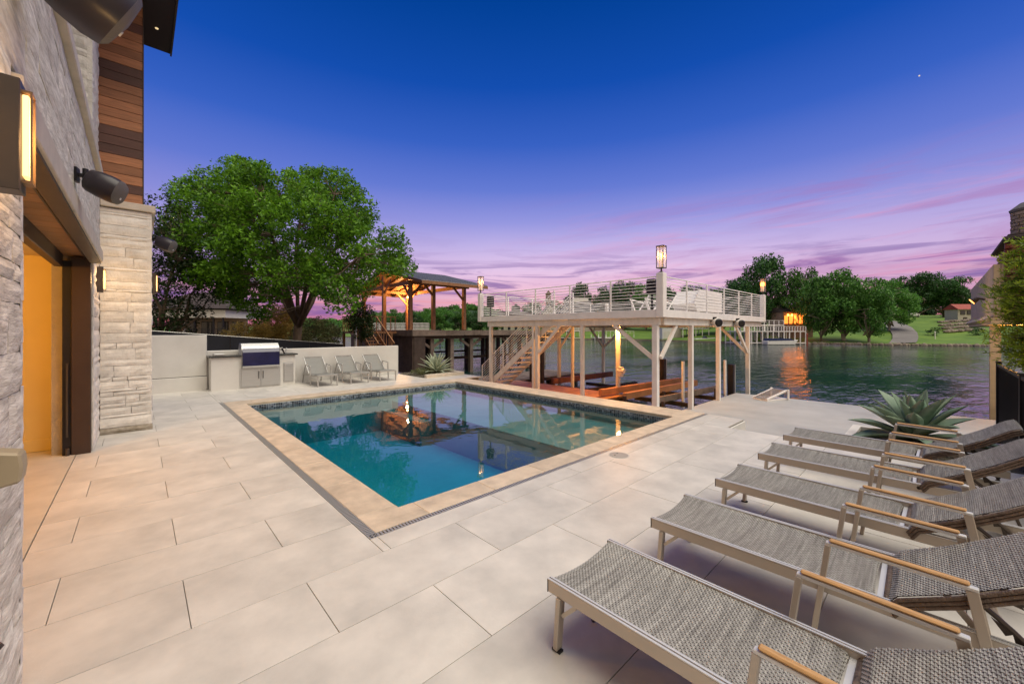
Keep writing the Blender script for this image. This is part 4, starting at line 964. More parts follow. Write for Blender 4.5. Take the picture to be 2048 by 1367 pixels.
# ---------------------------------------------------------------- neighbour's timber dock and pavilion
def pavilion():
    P = thing('timber_pavilion', 'timber pavilion with grey metal gable roof and warm lit rafters above a weathered dock', 'pavilion')
    x0, x1, y0, y1 = 11.9, 16.9, 20.3, 30.5; ze, zr = 4.50, 5.70; ym = (y0 + y1) / 2; D = 1.72
    for s, (ya, yb) in enumerate(((y0, ym), (y1, ym))):
        roof = MB(); n = 26
        pts = MB(); pts.prism([(ya, ze + .10), (ya, ze + .13), (yb, zr + .13), (yb, zr + .10)], 'x', x0, x1); rp = build('roof_panel', pts, M_METALR, P)
        rb = MB()
        for k in range(n): x = x0 + .1 + k * (x1 - x0 - .2) / (n - 1); rb.beam((x, ya, ze + .145), (x, yb, zr + .145), .03, .03)
        o = build('roof_ribs', rb, M_METALR, rp)
        for k in range(14):
            f0 = k / 14; f1 = (k + 1) / 14
            a = (ya + (yb - ya) * f0, ze + (zr - ze) * f0); b = (ya + (yb - ya) * f1, ze + (zr - ze) * f1)
            build('ceiling_board', MB().beam((x0 + .05, (a[0] + b[0]) / 2, (a[1] + b[1]) / 2 + .085), (x1 - .05, (a[0] + b[0]) / 2, (a[1] + b[1]) / 2 + .085), abs(b[0] - a[0]) * 1.0, .02, up=(0, -(zr - ze) / (yb - ya), 1)), M_TIMBER, P)
        for k in range(7):
            x = x0 + .12 + k * (x1 - x0 - .24) / 6
            build('rafter', MB().beam((x, ya, ze), (x, yb, zr), .07, .15), M_TIMBER, P)
        build('fascia_board', MB().beam((x0 + .03, ya, ze + .0), (x1 - .03, ya, ze + .0), .05, .17), M_TIMBER, P)
    build('ridge_beam', MB().beam((x0 + .2, ym, zr - .18), (x1 - .2, ym, zr - .18), .12, .2), M_TIMBER, P)
    ya, yb = 22.3, 29.3
    for (x, y, zb) in ((12.3, ya, D), (13.95, ya, D), (16.4, ya, D), (12.3, yb, D), (15.9, yb, D), (12.05, ym, 0.6)):
        build('post', MB().box(x - .11, x + .11, y - .11, y + .11, zb, (4.72 if y != ym else 5.35)), M_TIMBER, P, bev=.008)
    for y in (ya, yb): build('beam', MB().beam((x0 + .2, y, 4.68), (x1 - .1, y, 4.68), .14, .22), M_TIMBER, P, bev=.006)
    for x in (12.3, 16.2): build('tie_beam', MB().beam((x, ya, 4.66), (x, yb, 4.66), .13, .24), M_TIMBER, P, bev=.006)
    for (p, q) in (((12.3, ya, 3.8), (13.1, ya, 4.6)), ((12.3, ya + .05, 3.8), (12.3, ya + .9, 4.6)), ((16.4, ya, 3.7), (15.5, ya, 4.6)), ((13.95, ya, 3.9), (13.3, ya, 4.6)), ((15.9, yb, 3.7), (15.0, yb, 4.6)), ((15.9, yb - .1, 3.7), (15.9, yb - 1.1, 4.6)), ((12.3, yb - .1, 3.7), (12.3, yb - 1.1, 4.6)), ((12.05, ym - .1, 4.2), (12.05, ym - 1.0, 5.0))):
        build('brace', MB().beam(p, q, .08, .14), M_TIMBER, P, bev=.005)
    l = thing('pavilion_lamp', 'bright warm lamp under the timber pavilion roof', 'lamp', loc=(15.7, 28.7, 4.35))
    build('bulb', MB().tube([(0, 0, .12), (0, 0, .05), (0, 0, -.08), (0, 0, -.16)], [.05, .14, .15, .05], 12), M_GLOWS, l)
    point('pavilion_light', (-.3, -.3, -.25), 500, (1.0, .50, .16), .1, l)
    point('pavilion_light', (-2.3, -4.2, -.1), 260, (1.0, .50, .16), .1, l)
pavilion()
def timber_dock():
    T = thing('timber_dock', 'weathered timber dock on dark piles below the pavilion', 'dock')
    x0, x1, y0, y1 = 11.95, 26, 21.4, 31.0; D = 1.70
    build('deck_top', MB().box(x0 + .04, x1, y0 + .04, y1, D - .12, D), M_WEATH, T)
    x = x0
    while x < x1 - .1:
        l = R.choice((1.4, 2.4, 3.2)); boxo('fascia_board', (x, min(x + l, x1) - .01, y0 - .01, y0 + .035, D - .33 - R.uniform(0, .02), D - .005), M_WEATH, T); x += l
    y = y0 + .04
    while y < y1 - .1: l = 2.6; boxo('fascia_board', (x0 - .01, x0 + .03, y, min(y + l, y1) - .01, D - .36, D - .005), M_WEATH, T); y += l
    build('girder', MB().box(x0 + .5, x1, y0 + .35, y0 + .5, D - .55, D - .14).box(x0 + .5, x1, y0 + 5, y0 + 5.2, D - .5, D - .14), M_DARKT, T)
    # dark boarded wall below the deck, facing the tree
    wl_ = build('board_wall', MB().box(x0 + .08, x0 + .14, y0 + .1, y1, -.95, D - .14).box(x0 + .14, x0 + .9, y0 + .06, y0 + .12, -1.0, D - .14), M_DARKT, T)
    y = y0 + .1
    while y < y1: boxo('board', (x0 + .045, x0 + .078, y + .006, min(y + .21, y1) - .006, -.95, D - .36), M_DARKT, wl_); y += .21
    for x in (13.5, 15.0, 16.6, 18.6, 20.4, 22.2, 24): 
        for y in (y0 + .42, y0 + 3.2, y0 + 6.0):
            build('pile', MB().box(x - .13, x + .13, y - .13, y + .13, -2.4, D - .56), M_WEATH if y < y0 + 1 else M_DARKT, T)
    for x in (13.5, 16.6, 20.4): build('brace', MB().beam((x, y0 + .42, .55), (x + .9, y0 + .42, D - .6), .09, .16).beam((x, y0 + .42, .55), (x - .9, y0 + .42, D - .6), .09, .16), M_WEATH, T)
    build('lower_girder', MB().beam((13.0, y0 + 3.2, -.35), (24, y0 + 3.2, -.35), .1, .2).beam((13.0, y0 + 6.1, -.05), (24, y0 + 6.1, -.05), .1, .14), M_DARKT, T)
    w = thing('low_jetty', 'low weathered jetty of loose boards behind the dock stairs', 'jetty')
    build('frame', MB().box(11.5, 17.6, 13.2, 15.6, -.78, -.66), M_DARKT, w)
    x = 11.5
    while x < 17.5: o = boxo('plank', (x + .01, x + .24, 13.1, 15.7, -.655, -.61), M_WEATH, w); o.rotation_euler = (R.uniform(-.012, .012), R.uniform(-.03, .03), R.uniform(-.01, .01)); x += .25
    for x in (11.7, 13.5, 15.4, 17.3):
        for y in (13.4, 15.3): build('pile', MB().box(x - .1, x + .1, y - .1, y + .1, -2.3, -.68), M_DARKT, w)
    for (x, y, z, lab) in ((14.2, 13.0, .15, 'dark leaning mooring post beside the low jetty'), (13.4, 12.9, -.05, 'short dark mooring post with an arm by the dock stairs')):
        q = thing('mooring_post', lab, 'post', loc=(x, y, 0)); build('post', MB().box(-.08, .08, -.08, .08, -2.2, z + .5), M_DARKT, q); build('arm', MB().beam((-.3, 0, z), (.05, 0, z), .05, .05), M_DARKT, q)
    # stairs left of the pavilion
    S = thing('timber_stair', 'brown timber stair and landing left of the pavilion posts', 'stairs')
    bx, by = 10.3, 23.2
    build('landing', MB().box(9.3, 11.85, by, by + 2.2, 1.50, 1.62), M_TIMBER, S)
    for k in range(8): build('tread', MB().box(9.6, 10.5, by - .28 * (k + 1), by - .28 * k, 1.42 - .19 * (k + 1), 1.47 - .19 * (k + 1)), M_TIMBER, S)
    for x in (9.58, 10.52): build('stringer', MB().beam((x, by, 1.5), (x, by - 2.3, -.05), .05, .24), M_TIMBER, S); build('handrail', MB().beam((x, by, 2.5), (x, by - 2.3, .95), .06, .09), M_TIMBER, S)
    for x in (9.58, 10.52):
        for k in range(7): build('baluster', MB().beam((x, by - .33 * k, 1.45 - .22 * k), (x, by - .33 * k, 2.45 - .222 * k), .035, .035), M_TIMBER, S)
    for k in range(9): build('baluster', MB().beam((9.35 + k * .3, by + .02, 1.6), (9.35 + k * .3, by + .02, 2.5), .04, .04), M_TIMBER, S)
    for k in range(8): build('baluster', MB().beam((9.32, by + .05 + k * .3, 1.6), (9.32, by + .05 + k * .3, 2.5), .04, .04), M_TIMBER, S)
    build('top_rail', MB().beam((9.3, by + .02, 2.53), (11.8, by + .02, 2.53), .08, .06).beam((9.32, by, 2.53), (9.32, by + 2.2, 2.53), .08, .06), M_TIMBER, S)
    for x in (9.35, 11.5):
        for y in (by + .06, by + 2.1): build('post', MB().box(x - .07, x + .07, y - .07, y + .07, -.6, 1.5), M_TIMBER, S)
    g = thing('grey_pole', 'slim grey steel pole behind the low white wall, left of the pavilion', 'pole', loc=tuple(at(711, 21.5, 0))); build('pole', MB().tube([(0, 0, -.6), (0, 0, 2.9)], .075, 12), M_ALUL, g); build('cap', MB().tube([(0, 0, 2.9), (0, 0, 2.93)], .082, 12), M_ALUL, g)
    g = thing('flag_pole', 'very thin pale pole standing behind the dark screen fence at the left', 'pole', loc=tuple(at(368, 19, 0))); build('pole', MB().tube([(0, 0, 0), (0, 0, 4.6)], [.045, .012], 8), M_ALUL, g); build('base_sleeve', MB().tube([(0, 0, .0), (0, 0, 1.9)], .055, 8), M_ALUL, g)
timber_dock()
def screen_fence():
    S = thing('screen_fence', 'sloping dark mesh screen fence behind the white garden walls', 'fence')
    n = 6; x0, x1 = -1.5, 6.1; y = 16.6
    for i in range(n):
        a = x0 + (x1 - x0) * i / n; b = x0 + (x1 - x0) * (i + 1) / n
        za = 1.84 - .094 * (a + 1.5); zb_ = 1.84 - .094 * (b + 1.5)
        build('mesh_panel', MB().prism([(a + .01, -.9), (b - .01, -.9), (b - .01, zb_), (a + .01, za)], 'y', y, y + .015), M_SCREEN, S)
        build('fence_post', MB().tube([(b, y + .05, -1), (b, y + .05, zb_ + .03)], .03, 8), M_BRONZE, S)
    build('top_wire', MB().tube([(x0, y + .0, 1.85), (x1, y + .0, 1.85 - .094 * 7.6)], .012, 6), M_GREYF, S)
screen_fence()
# ---------------------------------------------------------------- vegetation
import numpy as np
NR = np.random.RandomState(11)
def leaves_mesh(name, C, size, asp, m, up=0.35, ends=None):
    """C: (n,3) leaf centres -> one mesh of folded leaf quads"""
    n = len(C)
    a = NR.normal(size=(n, 3)); a[:, 2] *= 0.7; a /= np.linalg.norm(a, axis=1)[:, None]
    w = NR.normal(size=(n, 3)); w[:, 2] += up * 3
    b = np.cross(a, w); b /= (np.linalg.norm(b, axis=1)[:, None] + 1e-9)
    nn = np.cross(a, b)
    s = size * NR.uniform(.65, 1.3, n)[:, None]
    V = np.empty((n, 4, 3)); V[:, 0] = C - a * s * .5; V[:, 1] = C + b * s * asp * .5 + nn * s * .06; V[:, 2] = C + a * s * .5; V[:, 3] = C - b * s * asp * .5 + nn * s * .06
    me = bpy.data.meshes.new(name); me.vertices.add(n * 4); me.loops.add(n * 4); me.polygons.add(n)
    me.vertices.foreach_set('co', V.reshape(-1)); me.loops.foreach_set('vertex_index', np.arange(n * 4, dtype=np.int32))
    me.polygons.foreach_set('loop_start', np.arange(0, n * 4, 4, dtype=np.int32)); me.polygons.foreach_set('loop_total', np.full(n, 4, dtype=np.int32))
    me.materials.append(m); me.update(); me.validate(); return me
def clump_points(cs, per, flat=0.72):
    out = []
    for (c, r) in cs:
        n = int(per * r * r)
        d = NR.normal(size=(n, 3)); d /= np.linalg.norm(d, axis=1)[:, None]
        rad_ = r * NR.uniform(.35, 1.0, n) ** .5 * (1 + .18 * np.sin(d[:, 0] * 7 + c[0] * 3) + .18 * np.sin(d[:, 1] * 6 + c[2] * 4))
        p = d * rad_[:, None]; p[:, 2] *= flat; out.append(p + np.array(c))
    return np.concatenate(out)
def limbs(mb, base, fork, cs, r0, rr, sub=True):
    """trunk to the fork, main limbs, then a twig into every clump"""
    base = Vector(base); fork = Vector(fork)
    mid = base.lerp(fork, .5) + Vector((rr.uniform(-.1, .1), rr.uniform(-.1, .1), 0))
    mb.tube([base - Vector((0, 0, .3)), base + Vector((0, 0, .15)), mid, fork], [r0 * 1.5, r0 * 1.12, r0 * .92, r0 * .85], 10)
    cs = sorted(cs, key=lambda c: rr.random()); mains = []
    for c, r in cs[:9]:
        c = Vector(c); p1 = fork.lerp(c, .35) + Vector((rr.uniform(-.3, .3), rr.uniform(-.3, .3), (c - fork).length * .10)); p2 = fork.lerp(c, .7) + Vector((rr.uniform(-.3, .3), rr.uniform(-.3, .3), (c - fork).length * .06))
        k = r0 * rr.uniform(.42, .62); mb.tube([fork - Vector((0, 0, .15)), p1, p2, c], [k, k * .75, k * .45, k * .12], 7); mains.append([p1, p1.lerp(p2, .5), p2, p2.lerp(c, .5)])
    al = [p for m_ in mains for p in m_]
    for c, r in cs[9:]:
        c = Vector(c); p = min(al, key=lambda q: (q - c).length + max(0, q.z - c.z) * .6)
        q = p.lerp(c, .55) + Vector((rr.uniform(-.2, .2), rr.uniform(-.2, .2), -.05)); mb.tube([p, q, c], [r0 * .17, r0 * .10, r0 * .03], 5, cap=False)
        for _ in range(2 if sub else 0):
            e = c + Vector((rr.uniform(-r, r), rr.uniform(-r, r), rr.uniform(-.2, .7) * r)); mb.tube([q, e], [r0 * .06, r0 * .015], 4, cap=False)
def inside(p, poly):
    x, y = p; c = False
    for (x1, y1), (x2, y2) in zip(poly, poly[1:] + poly[:1]):
        if (y1 > y) != (y2 > y) and x < (x2 - x1) * (y - y1) / (y2 - y1) + x1: c = not c
    return c
def big_tree():
    d0 = 19.0; base = at(590, d0, 0.0); base.z = -0.35
    t = thing('shade_tree', 'large spreading green tree behind the low white wall and the grill', 'tree', loc=tuple(base))
    poly = [(335, 440), (345, 380), (385, 335), (430, 322), (480, 304), (535, 322), (590, 322), (640, 334), (695, 342), (738, 378), (752, 420), (800, 470), (828, 520), (830, 545), (770, 560), (735, 595), (690, 625), (640, 600), (606, 575), (560, 600), (528, 655), (490, 640), (450, 610), (400, 590), (350, 555), (322, 505)]
    rr = random.Random(5); cs = []
    f = Vector((RC, RS, 0)); s = Vector((RS, -RC, 0))
    n = 0
    while len(cs) < 300 and n < 40000:
        n += 1; px = rr.uniform(315, 835); py = rr.uniform(300, 660)
        r = rr.uniform(.34, .80)
        if not inside((px, py), poly): continue
        m_ = r * 795 / d0 * .55
        if not all(inside((px + a, py + b), poly) for a, b in ((m_, 0), (-m_, 0), (0, m_), (0, -m_))): continue
        l = (px - 590) * d0 / F; z = zy(py, d0)
        dep = 5.2 * math.sqrt(max(0.05, 1 - ((l + .4) / 6.9) ** 2)) * math.sqrt(max(.05, 1 - ((z - 5.6) / 5.4) ** 2))
        u = rr.uniform(-1, 1); u = math.copysign(abs(u) ** .7, u) * dep
        # keep the silhouette seen from the camera while spreading in depth
        k = (d0 + u) / d0; c = s * (px - 1024) * d0 * k / F + f * d0 * k + Vector((0, 0, zy(py, d0 * k)))
        c = c - base
        if any((c - Vector(q[0])).length < (r + q[1]) * .40 for q in cs): continue
        cs.append((tuple(c), r))
    mb = MB(); limbs(mb, (0, 0, 0), (0.25 * s.x * .6, .25 * s.y * .6, 2.35), cs, .20, rr)
    build('trunk', mb, M_BARK, t, smooth=True)
    P = clump_points(cs, 1150)
    link('crown', leaves_mesh('crown', P, .145, .5, M_LEAFB), t)
big_tree()
def clump_tree(label, name, base, H, Wd, n, per, leaf, m, bm, cat='tree', group=None, low=.25, seed=1, r=(.10, .17), sparse=False, trunk=.022):
    rr = random.Random(seed); t = thing(name, label, cat, group, loc=tuple(base)); cs = []
    for k in range(n * 30):
        if len(cs) >= n: break
        u = Vector((rr.gauss(0, 1), rr.gauss(0, 1), rr.gauss(0, 1))).normalized() * rr.random() ** .4
        z = low * H + (1 - low) * H * (u.z * .5 + .5); w = Wd / 2 * (1 - .25 * max(0, u.z))
        q = rr.uniform(*r) * H; c = Vector((u.x * (w - q * .6), u.y * (w - q * .6), min(z, H - q * .7)))
        if any((c - Vector(p[0])).length < (q + p[1]) * .5 for p in cs): continue
        cs.append((tuple(c), q))
    mb = MB(); limbs(mb, (0, 0, 0), (0, 0, low * H * .9), cs, trunk * H, rr, sub=sparse); build('trunk', mb, bm, t, smooth=True)
    link('crown', leaves_mesh('crown', clump_points(cs, per, .8), leaf, .55, m), t); return t
b = at(318, 15.5, -0.2)
clump_tree('thin dark-leaved tree beside the stone pillar, left of the large tree', 'dark_tree', b, 7.2, 4.2, 90, 700, .11, M_LEAFD, M_BARK, seed=21, r=(.05, .085), sparse=True, low=.16)
for px, d, z, w, h, mt, lab, sd in ((505, 21.5, -.4, 3.6, 2.7, M_LEAFY, 'yellow-leaved bush behind the dark screen fence, left of the tree trunk', 31), (560, 23, -.4, 2.8, 3.6, M_LEAFY, 'taller thin yellowish bush right behind the large tree trunk', 32), (632, 20.5, -.4, 3.0, 2.9, M_LEAFG, 'grey-green bush behind the fence, between the trunk and the timber stair', 33)):
    clump_tree(lab, 'bush', at(px, d, z), h, w, 46, 2600, .085, mt, M_BARK, 'bush', low=.12, seed=sd, r=(.10, .16), sparse=True, trunk=.012)
clump_tree('bushy shrub hanging over the rail left of the pavilion post', 'bush', at(722, 20.2, 0.9), 2.3, 1.5, 30, 2400, .09, M_LEAFD, M_BARK, 'bush', low=.15, seed=37, r=(.10, .18), trunk=.012)

# far trees: a few shapes of their own, placed one by one
def far_tree_mesh(seed, n, leafm, low=.22, spread=.5, per=1500):
    rr = random.Random(seed); cs = []
    for k in range(n * 40):
        if len(cs) >= n: break
        u = Vector((rr.gauss(0, 1), rr.gauss(0, 1), rr.gauss(0, 1))).normalized() * rr.random() ** .35
        z = low + (1 - low) * (u.z * .5 + .5); q = rr.uniform(.075, .14)
        c = Vector((u.x * (spread - q * .5), u.y * (spread - q * .5), min(z, 1 - q * .7)))
        if any((c - Vector(p[0])).length < (q + p[1]) * .42 for p in cs): continue
        cs.append((tuple(c), q))
    mb = MB(); limbs(mb, (0, 0, 0), (rr.uniform(-.03, .03), 0, max(low * .9, .21)), cs, .022, rr, sub=False)
    return mb.mesh('trunk', M_BARKP, smooth=True), leaves_mesh('crown', clump_points(cs, per * 45, .85), .034, .6, leafm)
FT = [far_tree_mesh(41, 66, M_LEAFF, low=.15, per=460), far_tree_mesh(42, 66, M_LEAFF, low=.10, spread=.48, per=460), far_tree_mesh(43, 60, M_LEAFK, low=.20, spread=.56, per=460), far_tree_mesh(44, 70, M_LEAFK, low=.05, spread=.5, per=460)]
def far_tree(px, d, top, w, k, lab, group=None, base=None, lean=0):
    zb = land_z(px, d) - .1 if base is None else base; h = zy(top, d) - zb; tr, cr = FT[k]
    t = thing('lakeside_tree', lab, 'tree', group, loc=tuple(at(px, d, zb)), rz=R.uniform(0, 6)); wd = w * d / F
    for nm, me in (('trunk', tr), ('crown', cr)):
        o = link(nm, me, t, scale=(wd, wd, h)); 
    if lean: t.rotation_euler = (0, rad(lean), math.atan2(-RC, RS))
    return t
for a in ((1523, 97, 512, 112, 3, 'tall dark tree behind the right corner lantern of the dock'),
          (1478, 104, 560, 80, 2, 'dark tree left of the tall tree behind the dock railing'),
          (1440, 110, 578, 75, 1, 'low green tree between the dock railing and the tall dark tree'),
          (1597, 92, 538, 95, 0, 'green tree just right of the corner lantern, above the lit house'),
          (1642, 84, 552, 80, 1, 'green tree above the right end of the white far dock'),
          (1688, 83, 540, 130, 0, 'wide green tree with a pale leaning trunk on the far lawn', None, None, -9),
          (1738, 79.5, 556, 88, 1, 'green tree with an upright pale trunk at the water edge, left of the driveway'),
          (1778, 92, 560, 82, 1, 'round green tree right beside the far driveway', None, None, 8),
          (1832, 118, 545, 96, 2, 'broad dark tree behind the parked white car'),
          (1888, 116, 552, 92, 2, 'broad dark tree left of the red-roofed hut'),
          (1926, 112, 572, 56, 3, 'small dark tree right behind the red-roofed hut'),
          (1790, 126, 568, 70, 3, 'dark tree in the gap left of the parked white car')): far_tree(*a[:6], None, None, a[8] if len(a) > 8 else 0)
GRP = 'hazy trees in a row across the lake, seen through the dock railing'
LAB1 = ('peaked tree behind the big grey-roofed lake house, left of its barrel roof', 'tree right behind the barrel roof of the grey lake house', 'rounded tree just right of the barrel-roofed lake house', 'far tree directly left of the near corner post of the dock',
        'far tree just right of the near corner post of the dock', 'far tree behind the two white deck chairs', 'far tree above the white slatted deck locker', 'low tree between the turret and the hipped roof house', 'low tree right of the hipped roof house cupola')
for i, (px, d, top, w, k) in enumerate(((1158, 175, 566, 66, 3), (1215, 165, 572, 62, 2), (1250, 160, 562, 80, 3), (1292, 150, 568, 76, 1), (1335, 140, 574, 80, 3), (1378, 134, 572, 76, 0), (1412, 128, 578, 66, 3), (1110, 185, 600, 50, 1), (1065, 185, 604, 50, 3))):
    far_tree(px, d, top, w, k, LAB1[i], GRP)
GRP2 = 'round trees on the far shore seen under the pavilion'
LAB2 = ('round far tree directly left of the front pavilion post, over the timber stair', 'far tree right of the small white-gabled house', 'far tree behind the near left pavilion post', 'far tree just left of the middle pavilion post',
        'wide round far tree right of the middle pavilion post', 'round far tree behind the right pavilion post', 'round far tree between the right pavilion post and the white dock', 'far tree under the left corner of the white dock deck')
for i, (px, d, top, w, k) in enumerate(((752, 150, 622, 48, 0), (788, 165, 618, 42, 1), (822, 158, 620, 46, 3), (852, 165, 616, 40, 1), (880, 140, 616, 60, 0), (922, 150, 618, 50, 1), (955, 145, 622, 50, 3), (986, 150, 628, 44, 0))):
    far_tree(px, d, top, w, k, LAB2[i], GRP2, base=.3)
def hill():
    g = MB(); cols = list(range(560, 1101, 20)); 
    for px in cols:
        hpx = 20 + 30 * math.exp(-((px - 930) / 90) ** 2) + 10 * math.exp(-((px - 780) / 60) ** 2)
        for (d, f_) in ((215, 0), (230, .5), (260, .9), (300, 1.0), (340, .6)):
            g.v.append(tuple(at(px, d, CH + f_ * (hpx - 6) * d / F - (1 - f_) * 1.5)))
    for i in range(len(cols) - 1):
        for j in range(4): a = i * 5 + j; g.f.append((a, a + 5, a + 6, a + 1)); g.m.append(0)
    struct('hill', g, mat('hill ground', (0.02, 0.05, 0.015), 0.9), smooth=True)
    cs = []
    rr = random.Random(9)
    for k in range(420):
        px = rr.uniform(570, 1095); d = rr.uniform(215, 300); hpx = 20 + 30 * math.exp(-((px - 930) / 90) ** 2) + 10 * math.exp(-((px - 780) / 60) ** 2)
        f_ = max(0, min(1, (d - 215) / 60)); z = CH + f_ * (hpx - 6) * d / F - (1 - f_) * 1.5
        cs.append((tuple(at(px, d, z + rr.uniform(.3, 1.6))), rr.uniform(1.8, 3.0)))
    o = link('hill_forest', leaves_mesh('hill_forest', clump_points(cs, 48, .85), .85, .7, M_LEAFF)); o['kind'] = 'stuff'; o['label'] = 'wooded green hillside across the lake under the pink sky'
    # thick low greenery along the right hand far bank, behind the single trees
    cs = []
    for k in range(150):
        px = rr.uniform(1020, 1620); d = shore_d(px) * rr.uniform(1.45, 1.8); cs.append((tuple(at(px, d, land_z(px, d) + rr.uniform(.5, 4.2))), rr.uniform(1.4, 2.4)))
    for k in range(40):
        px = rr.uniform(1840, 2300); d = shore_d(px) * rr.uniform(1.6, 1.75); cs.append((tuple(at(px, d, land_z(px, d) + rr.uniform(.5, 2.2))), rr.uniform(1.2, 2.0)))
    for k in range(90):
        px = rr.uniform(1730, 2010); d = shore_d(px) * rr.uniform(1.85, 2.0); cs.append((tuple(at(px, d, land_z(px, d) + rr.uniform(.3, 4.5))), rr.uniform(1.3, 2.2)))
    o = link('far_hedge', leaves_mesh('far_hedge', clump_points(cs, 110, .85), .5, .7, M_LEAFK)); o['kind'] = 'stuff'; o['label'] = 'thick dark undergrowth behind the trees on the far bank'
hill()

# agaves
def agave_leaf(L, W, a0, a1, m, name='leaf', n=8):
    pts = []; x = 0; z = 0
    for i in range(n + 1):
        f_ = i / n; pts.append((x, z)); a = a0 + (a1 - a0) * f_; x += math.cos(a) * L / n; z += math.sin(a) * L / n
    mb = MB()
    for i, (x, z) in enumerate(pts):
        f_ = i / n; w = W * (0.42 + 1.25 * f_ - 1.1 * f_ ** 2 if f_ < .55 else 0.773 * 1.04 * (1 - ((f_ - .55) / .45) ** 1.5)) ; w = max(w, .003)
        a = a0 + (a1 - a0) * f_; nx, nz = -math.sin(a), math.cos(a); ch = w * .30; th = .022 * (1 - f_ * .9) + .002
        mb.v += [(x + nx * ch, -w / 2, z + nz * ch), (x, 0, z), (x + nx * ch, w / 2, z + nz * ch), (x - nx * th, 0, z - nz * th)]
    for i in range(n):
        b = i * 4
        for k in range(4): k2 = (k + 1) % 4; mb.f.append((b + k, b + k2, b + 4 + k2, b + 4 + k)); mb.m.append(0)
    mb.f.append((0, 1, 2, 3)); mb.m.append(0)
    return mb.mesh(name, m, smooth=True)
def agave(label, loc, L, W, n, m, seed, tilt_lo, lean=.25):
    rr = random.Random(seed); t = thing('agave', label, 'plant', loc=loc); ms = []
    for k in range(6):
        e = tilt_lo + (1.42 - tilt_lo) * k / 5; ms.append(agave_leaf(L, W, e, e - lean * (1.5 - k * .2), m))
    for i in range(n):
        f_ = (i + .5) / n; k = min(5, int(f_ ** .85 * 6)); an = i * 2.39996
        o = link('leaf', ms[k], t, loc=(.03 * math.cos(an), .03 * math.sin(an), .03 + .10 * f_), rot=(rr.uniform(-.1, .1), rr.uniform(-.09, .09), an + rr.uniform(-.15, .15)))
        s = (1 - .25 * f_) * rr.uniform(.85, 1.1); o.scale = (s, s, s)
    return t
agave('big green agave in the planter beyond the farthest wicker lounger', (8.8, .22, -.04), .90, .33, 32, M_AGAVE, 3, .06)
agave('pale grey-green agave in the bed beyond the end of the low white wall', (8.35, 13.15, .06), .82, .15, 84, M_AGAVEP, 4, -.10, .2)
def planters():
    p = thing('agave_planter', 'low pale stucco planter holding the big green agave', 'planter')
    x0, x1, y0, y1 = 7.75, 9.75, -.95, 1.05
    build('planter_wall', MB().box(x0, x1, y1 - .12, y1, DZ, -.06).box(x0, x1, y0, y0 + .12, DZ, -.06).box(x0, x0 + .12, y0 + .121, y1 - .121, DZ, -.06).box(x1 - .12, x1, y0 + .121, y1 - .121, DZ, -.06), M_STUCCO, p)
    q = thing('agave_bed', 'low pale kerbed bed holding the pale agave at the pool corner', 'planter')
    build('kerb', MB().box(7.45, 9.1, 12.35, 12.50, -.05, .115).box(8.95, 9.1, 12.501, 14.2, -.05, .115), M_SMOOTH, q, bev=.006)
    for (a, b, c, d, z, par) in ((x0 + .13, x1 - .13, y0 + .13, y1 - .13, -.12, None), (7.42, 8.94, 12.51, 14.3, .03, None)):
        bs = struct('planting_soil', MB().box(a, b, c, d, z - .1, z), M_DIRT)
        g = MB()
        for k in range(520):
            x = R.uniform(a, b); y = R.uniform(c, d); s = R.uniform(.015, .035); an = R.uniform(0, 3)
            pts = [(x + s * math.cos(an + i * 1.57) * R.uniform(.7, 1.2), y + s * math.sin(an + i * 1.57) * R.uniform(.7, 1.2), z) for i in range(4)]
            top = (x, y, z + s * .9); g.v += pts + [top]; n_ = len(g.v) - 5
            for i in range(4): g.f.append((n_ + i, n_ + (i + 1) % 4, n_ + 4)); g.m.append(0)
        o = build('gravel', g, M_GRAV); o['kind'] = 'stuff'; o['label'] = 'dark river gravel around the agave'
    clump_tree('low creeping plant beside the pale agave, at the end of the white wall', 'ground_plant', Vector((7.8, 13.3, .03)), .26, .85, 26, 9000, .035, M_LEAFG, M_BARK, 'plant', low=.1, seed=8, r=(.3, .5), trunk=.03)
planters()
def cypress():
    t = thing('cypress', 'feathery yellow-green cypress hanging over the black fence at the right edge', 'tree', loc=(10.15, -1.36, DZ))
    rr = random.Random(77); mb = MB(); C = []; A = []
    mb.tube([(0, 0, 0), (0, 0, 1.5), (.05, 0, 3.2)], [.10, .07, .02], 8)
    V = []; 
    for k in range(900):
        z = rr.uniform(1.55, 3.75); rmax = .82 * (1.15 - abs(z - 2.5) * .42); an = rr.uniform(0, 6.283); L = rmax * rr.uniform(.5, 1.0)
        o = Vector((rr.uniform(-.05, .05), rr.uniform(-.05, .05), z)); dr = Vector((math.cos(an), math.sin(an), rr.uniform(-.45, .85)))
        tip = o + dr * L + Vector((0, 0, -.10 * L)); s = o.lerp(tip, .35)
        mb.tube([s, tip], [.007, .002], 4, cap=False)
        side = dr.cross(Vector((0, 0, 1))).normalized()
        for q in range(42):
            f_ = rr.uniform(0.1, 1); c = s.lerp(tip, f_)
            nd = (dr * rr.uniform(.3, 1.1) + Vector((rr.uniform(-1, 1), rr.uniform(-1, 1), rr.uniform(-.8, 1)))).normalized(); l = rr.uniform(.05, .12)
            w = nd.cross(Vector((rr.uniform(-1, 1), rr.uniform(-1, 1), 1))).normalized() * .0075
            V += [c - w, c + nd * l * .5 - w * 1.3, c + nd * l, c + nd * l * .5 + w * 1.3]
    me = bpy.data.meshes.new('crown'); me.from_pydata([tuple(v) for v in V], [], [(i, i + 1, i + 2, i + 3) for i in range(0, len(V), 4)]); me.materials.append(M_CYP)
    link('crown', me, t); build('trunk', mb, M_BARK, t)
cypress()

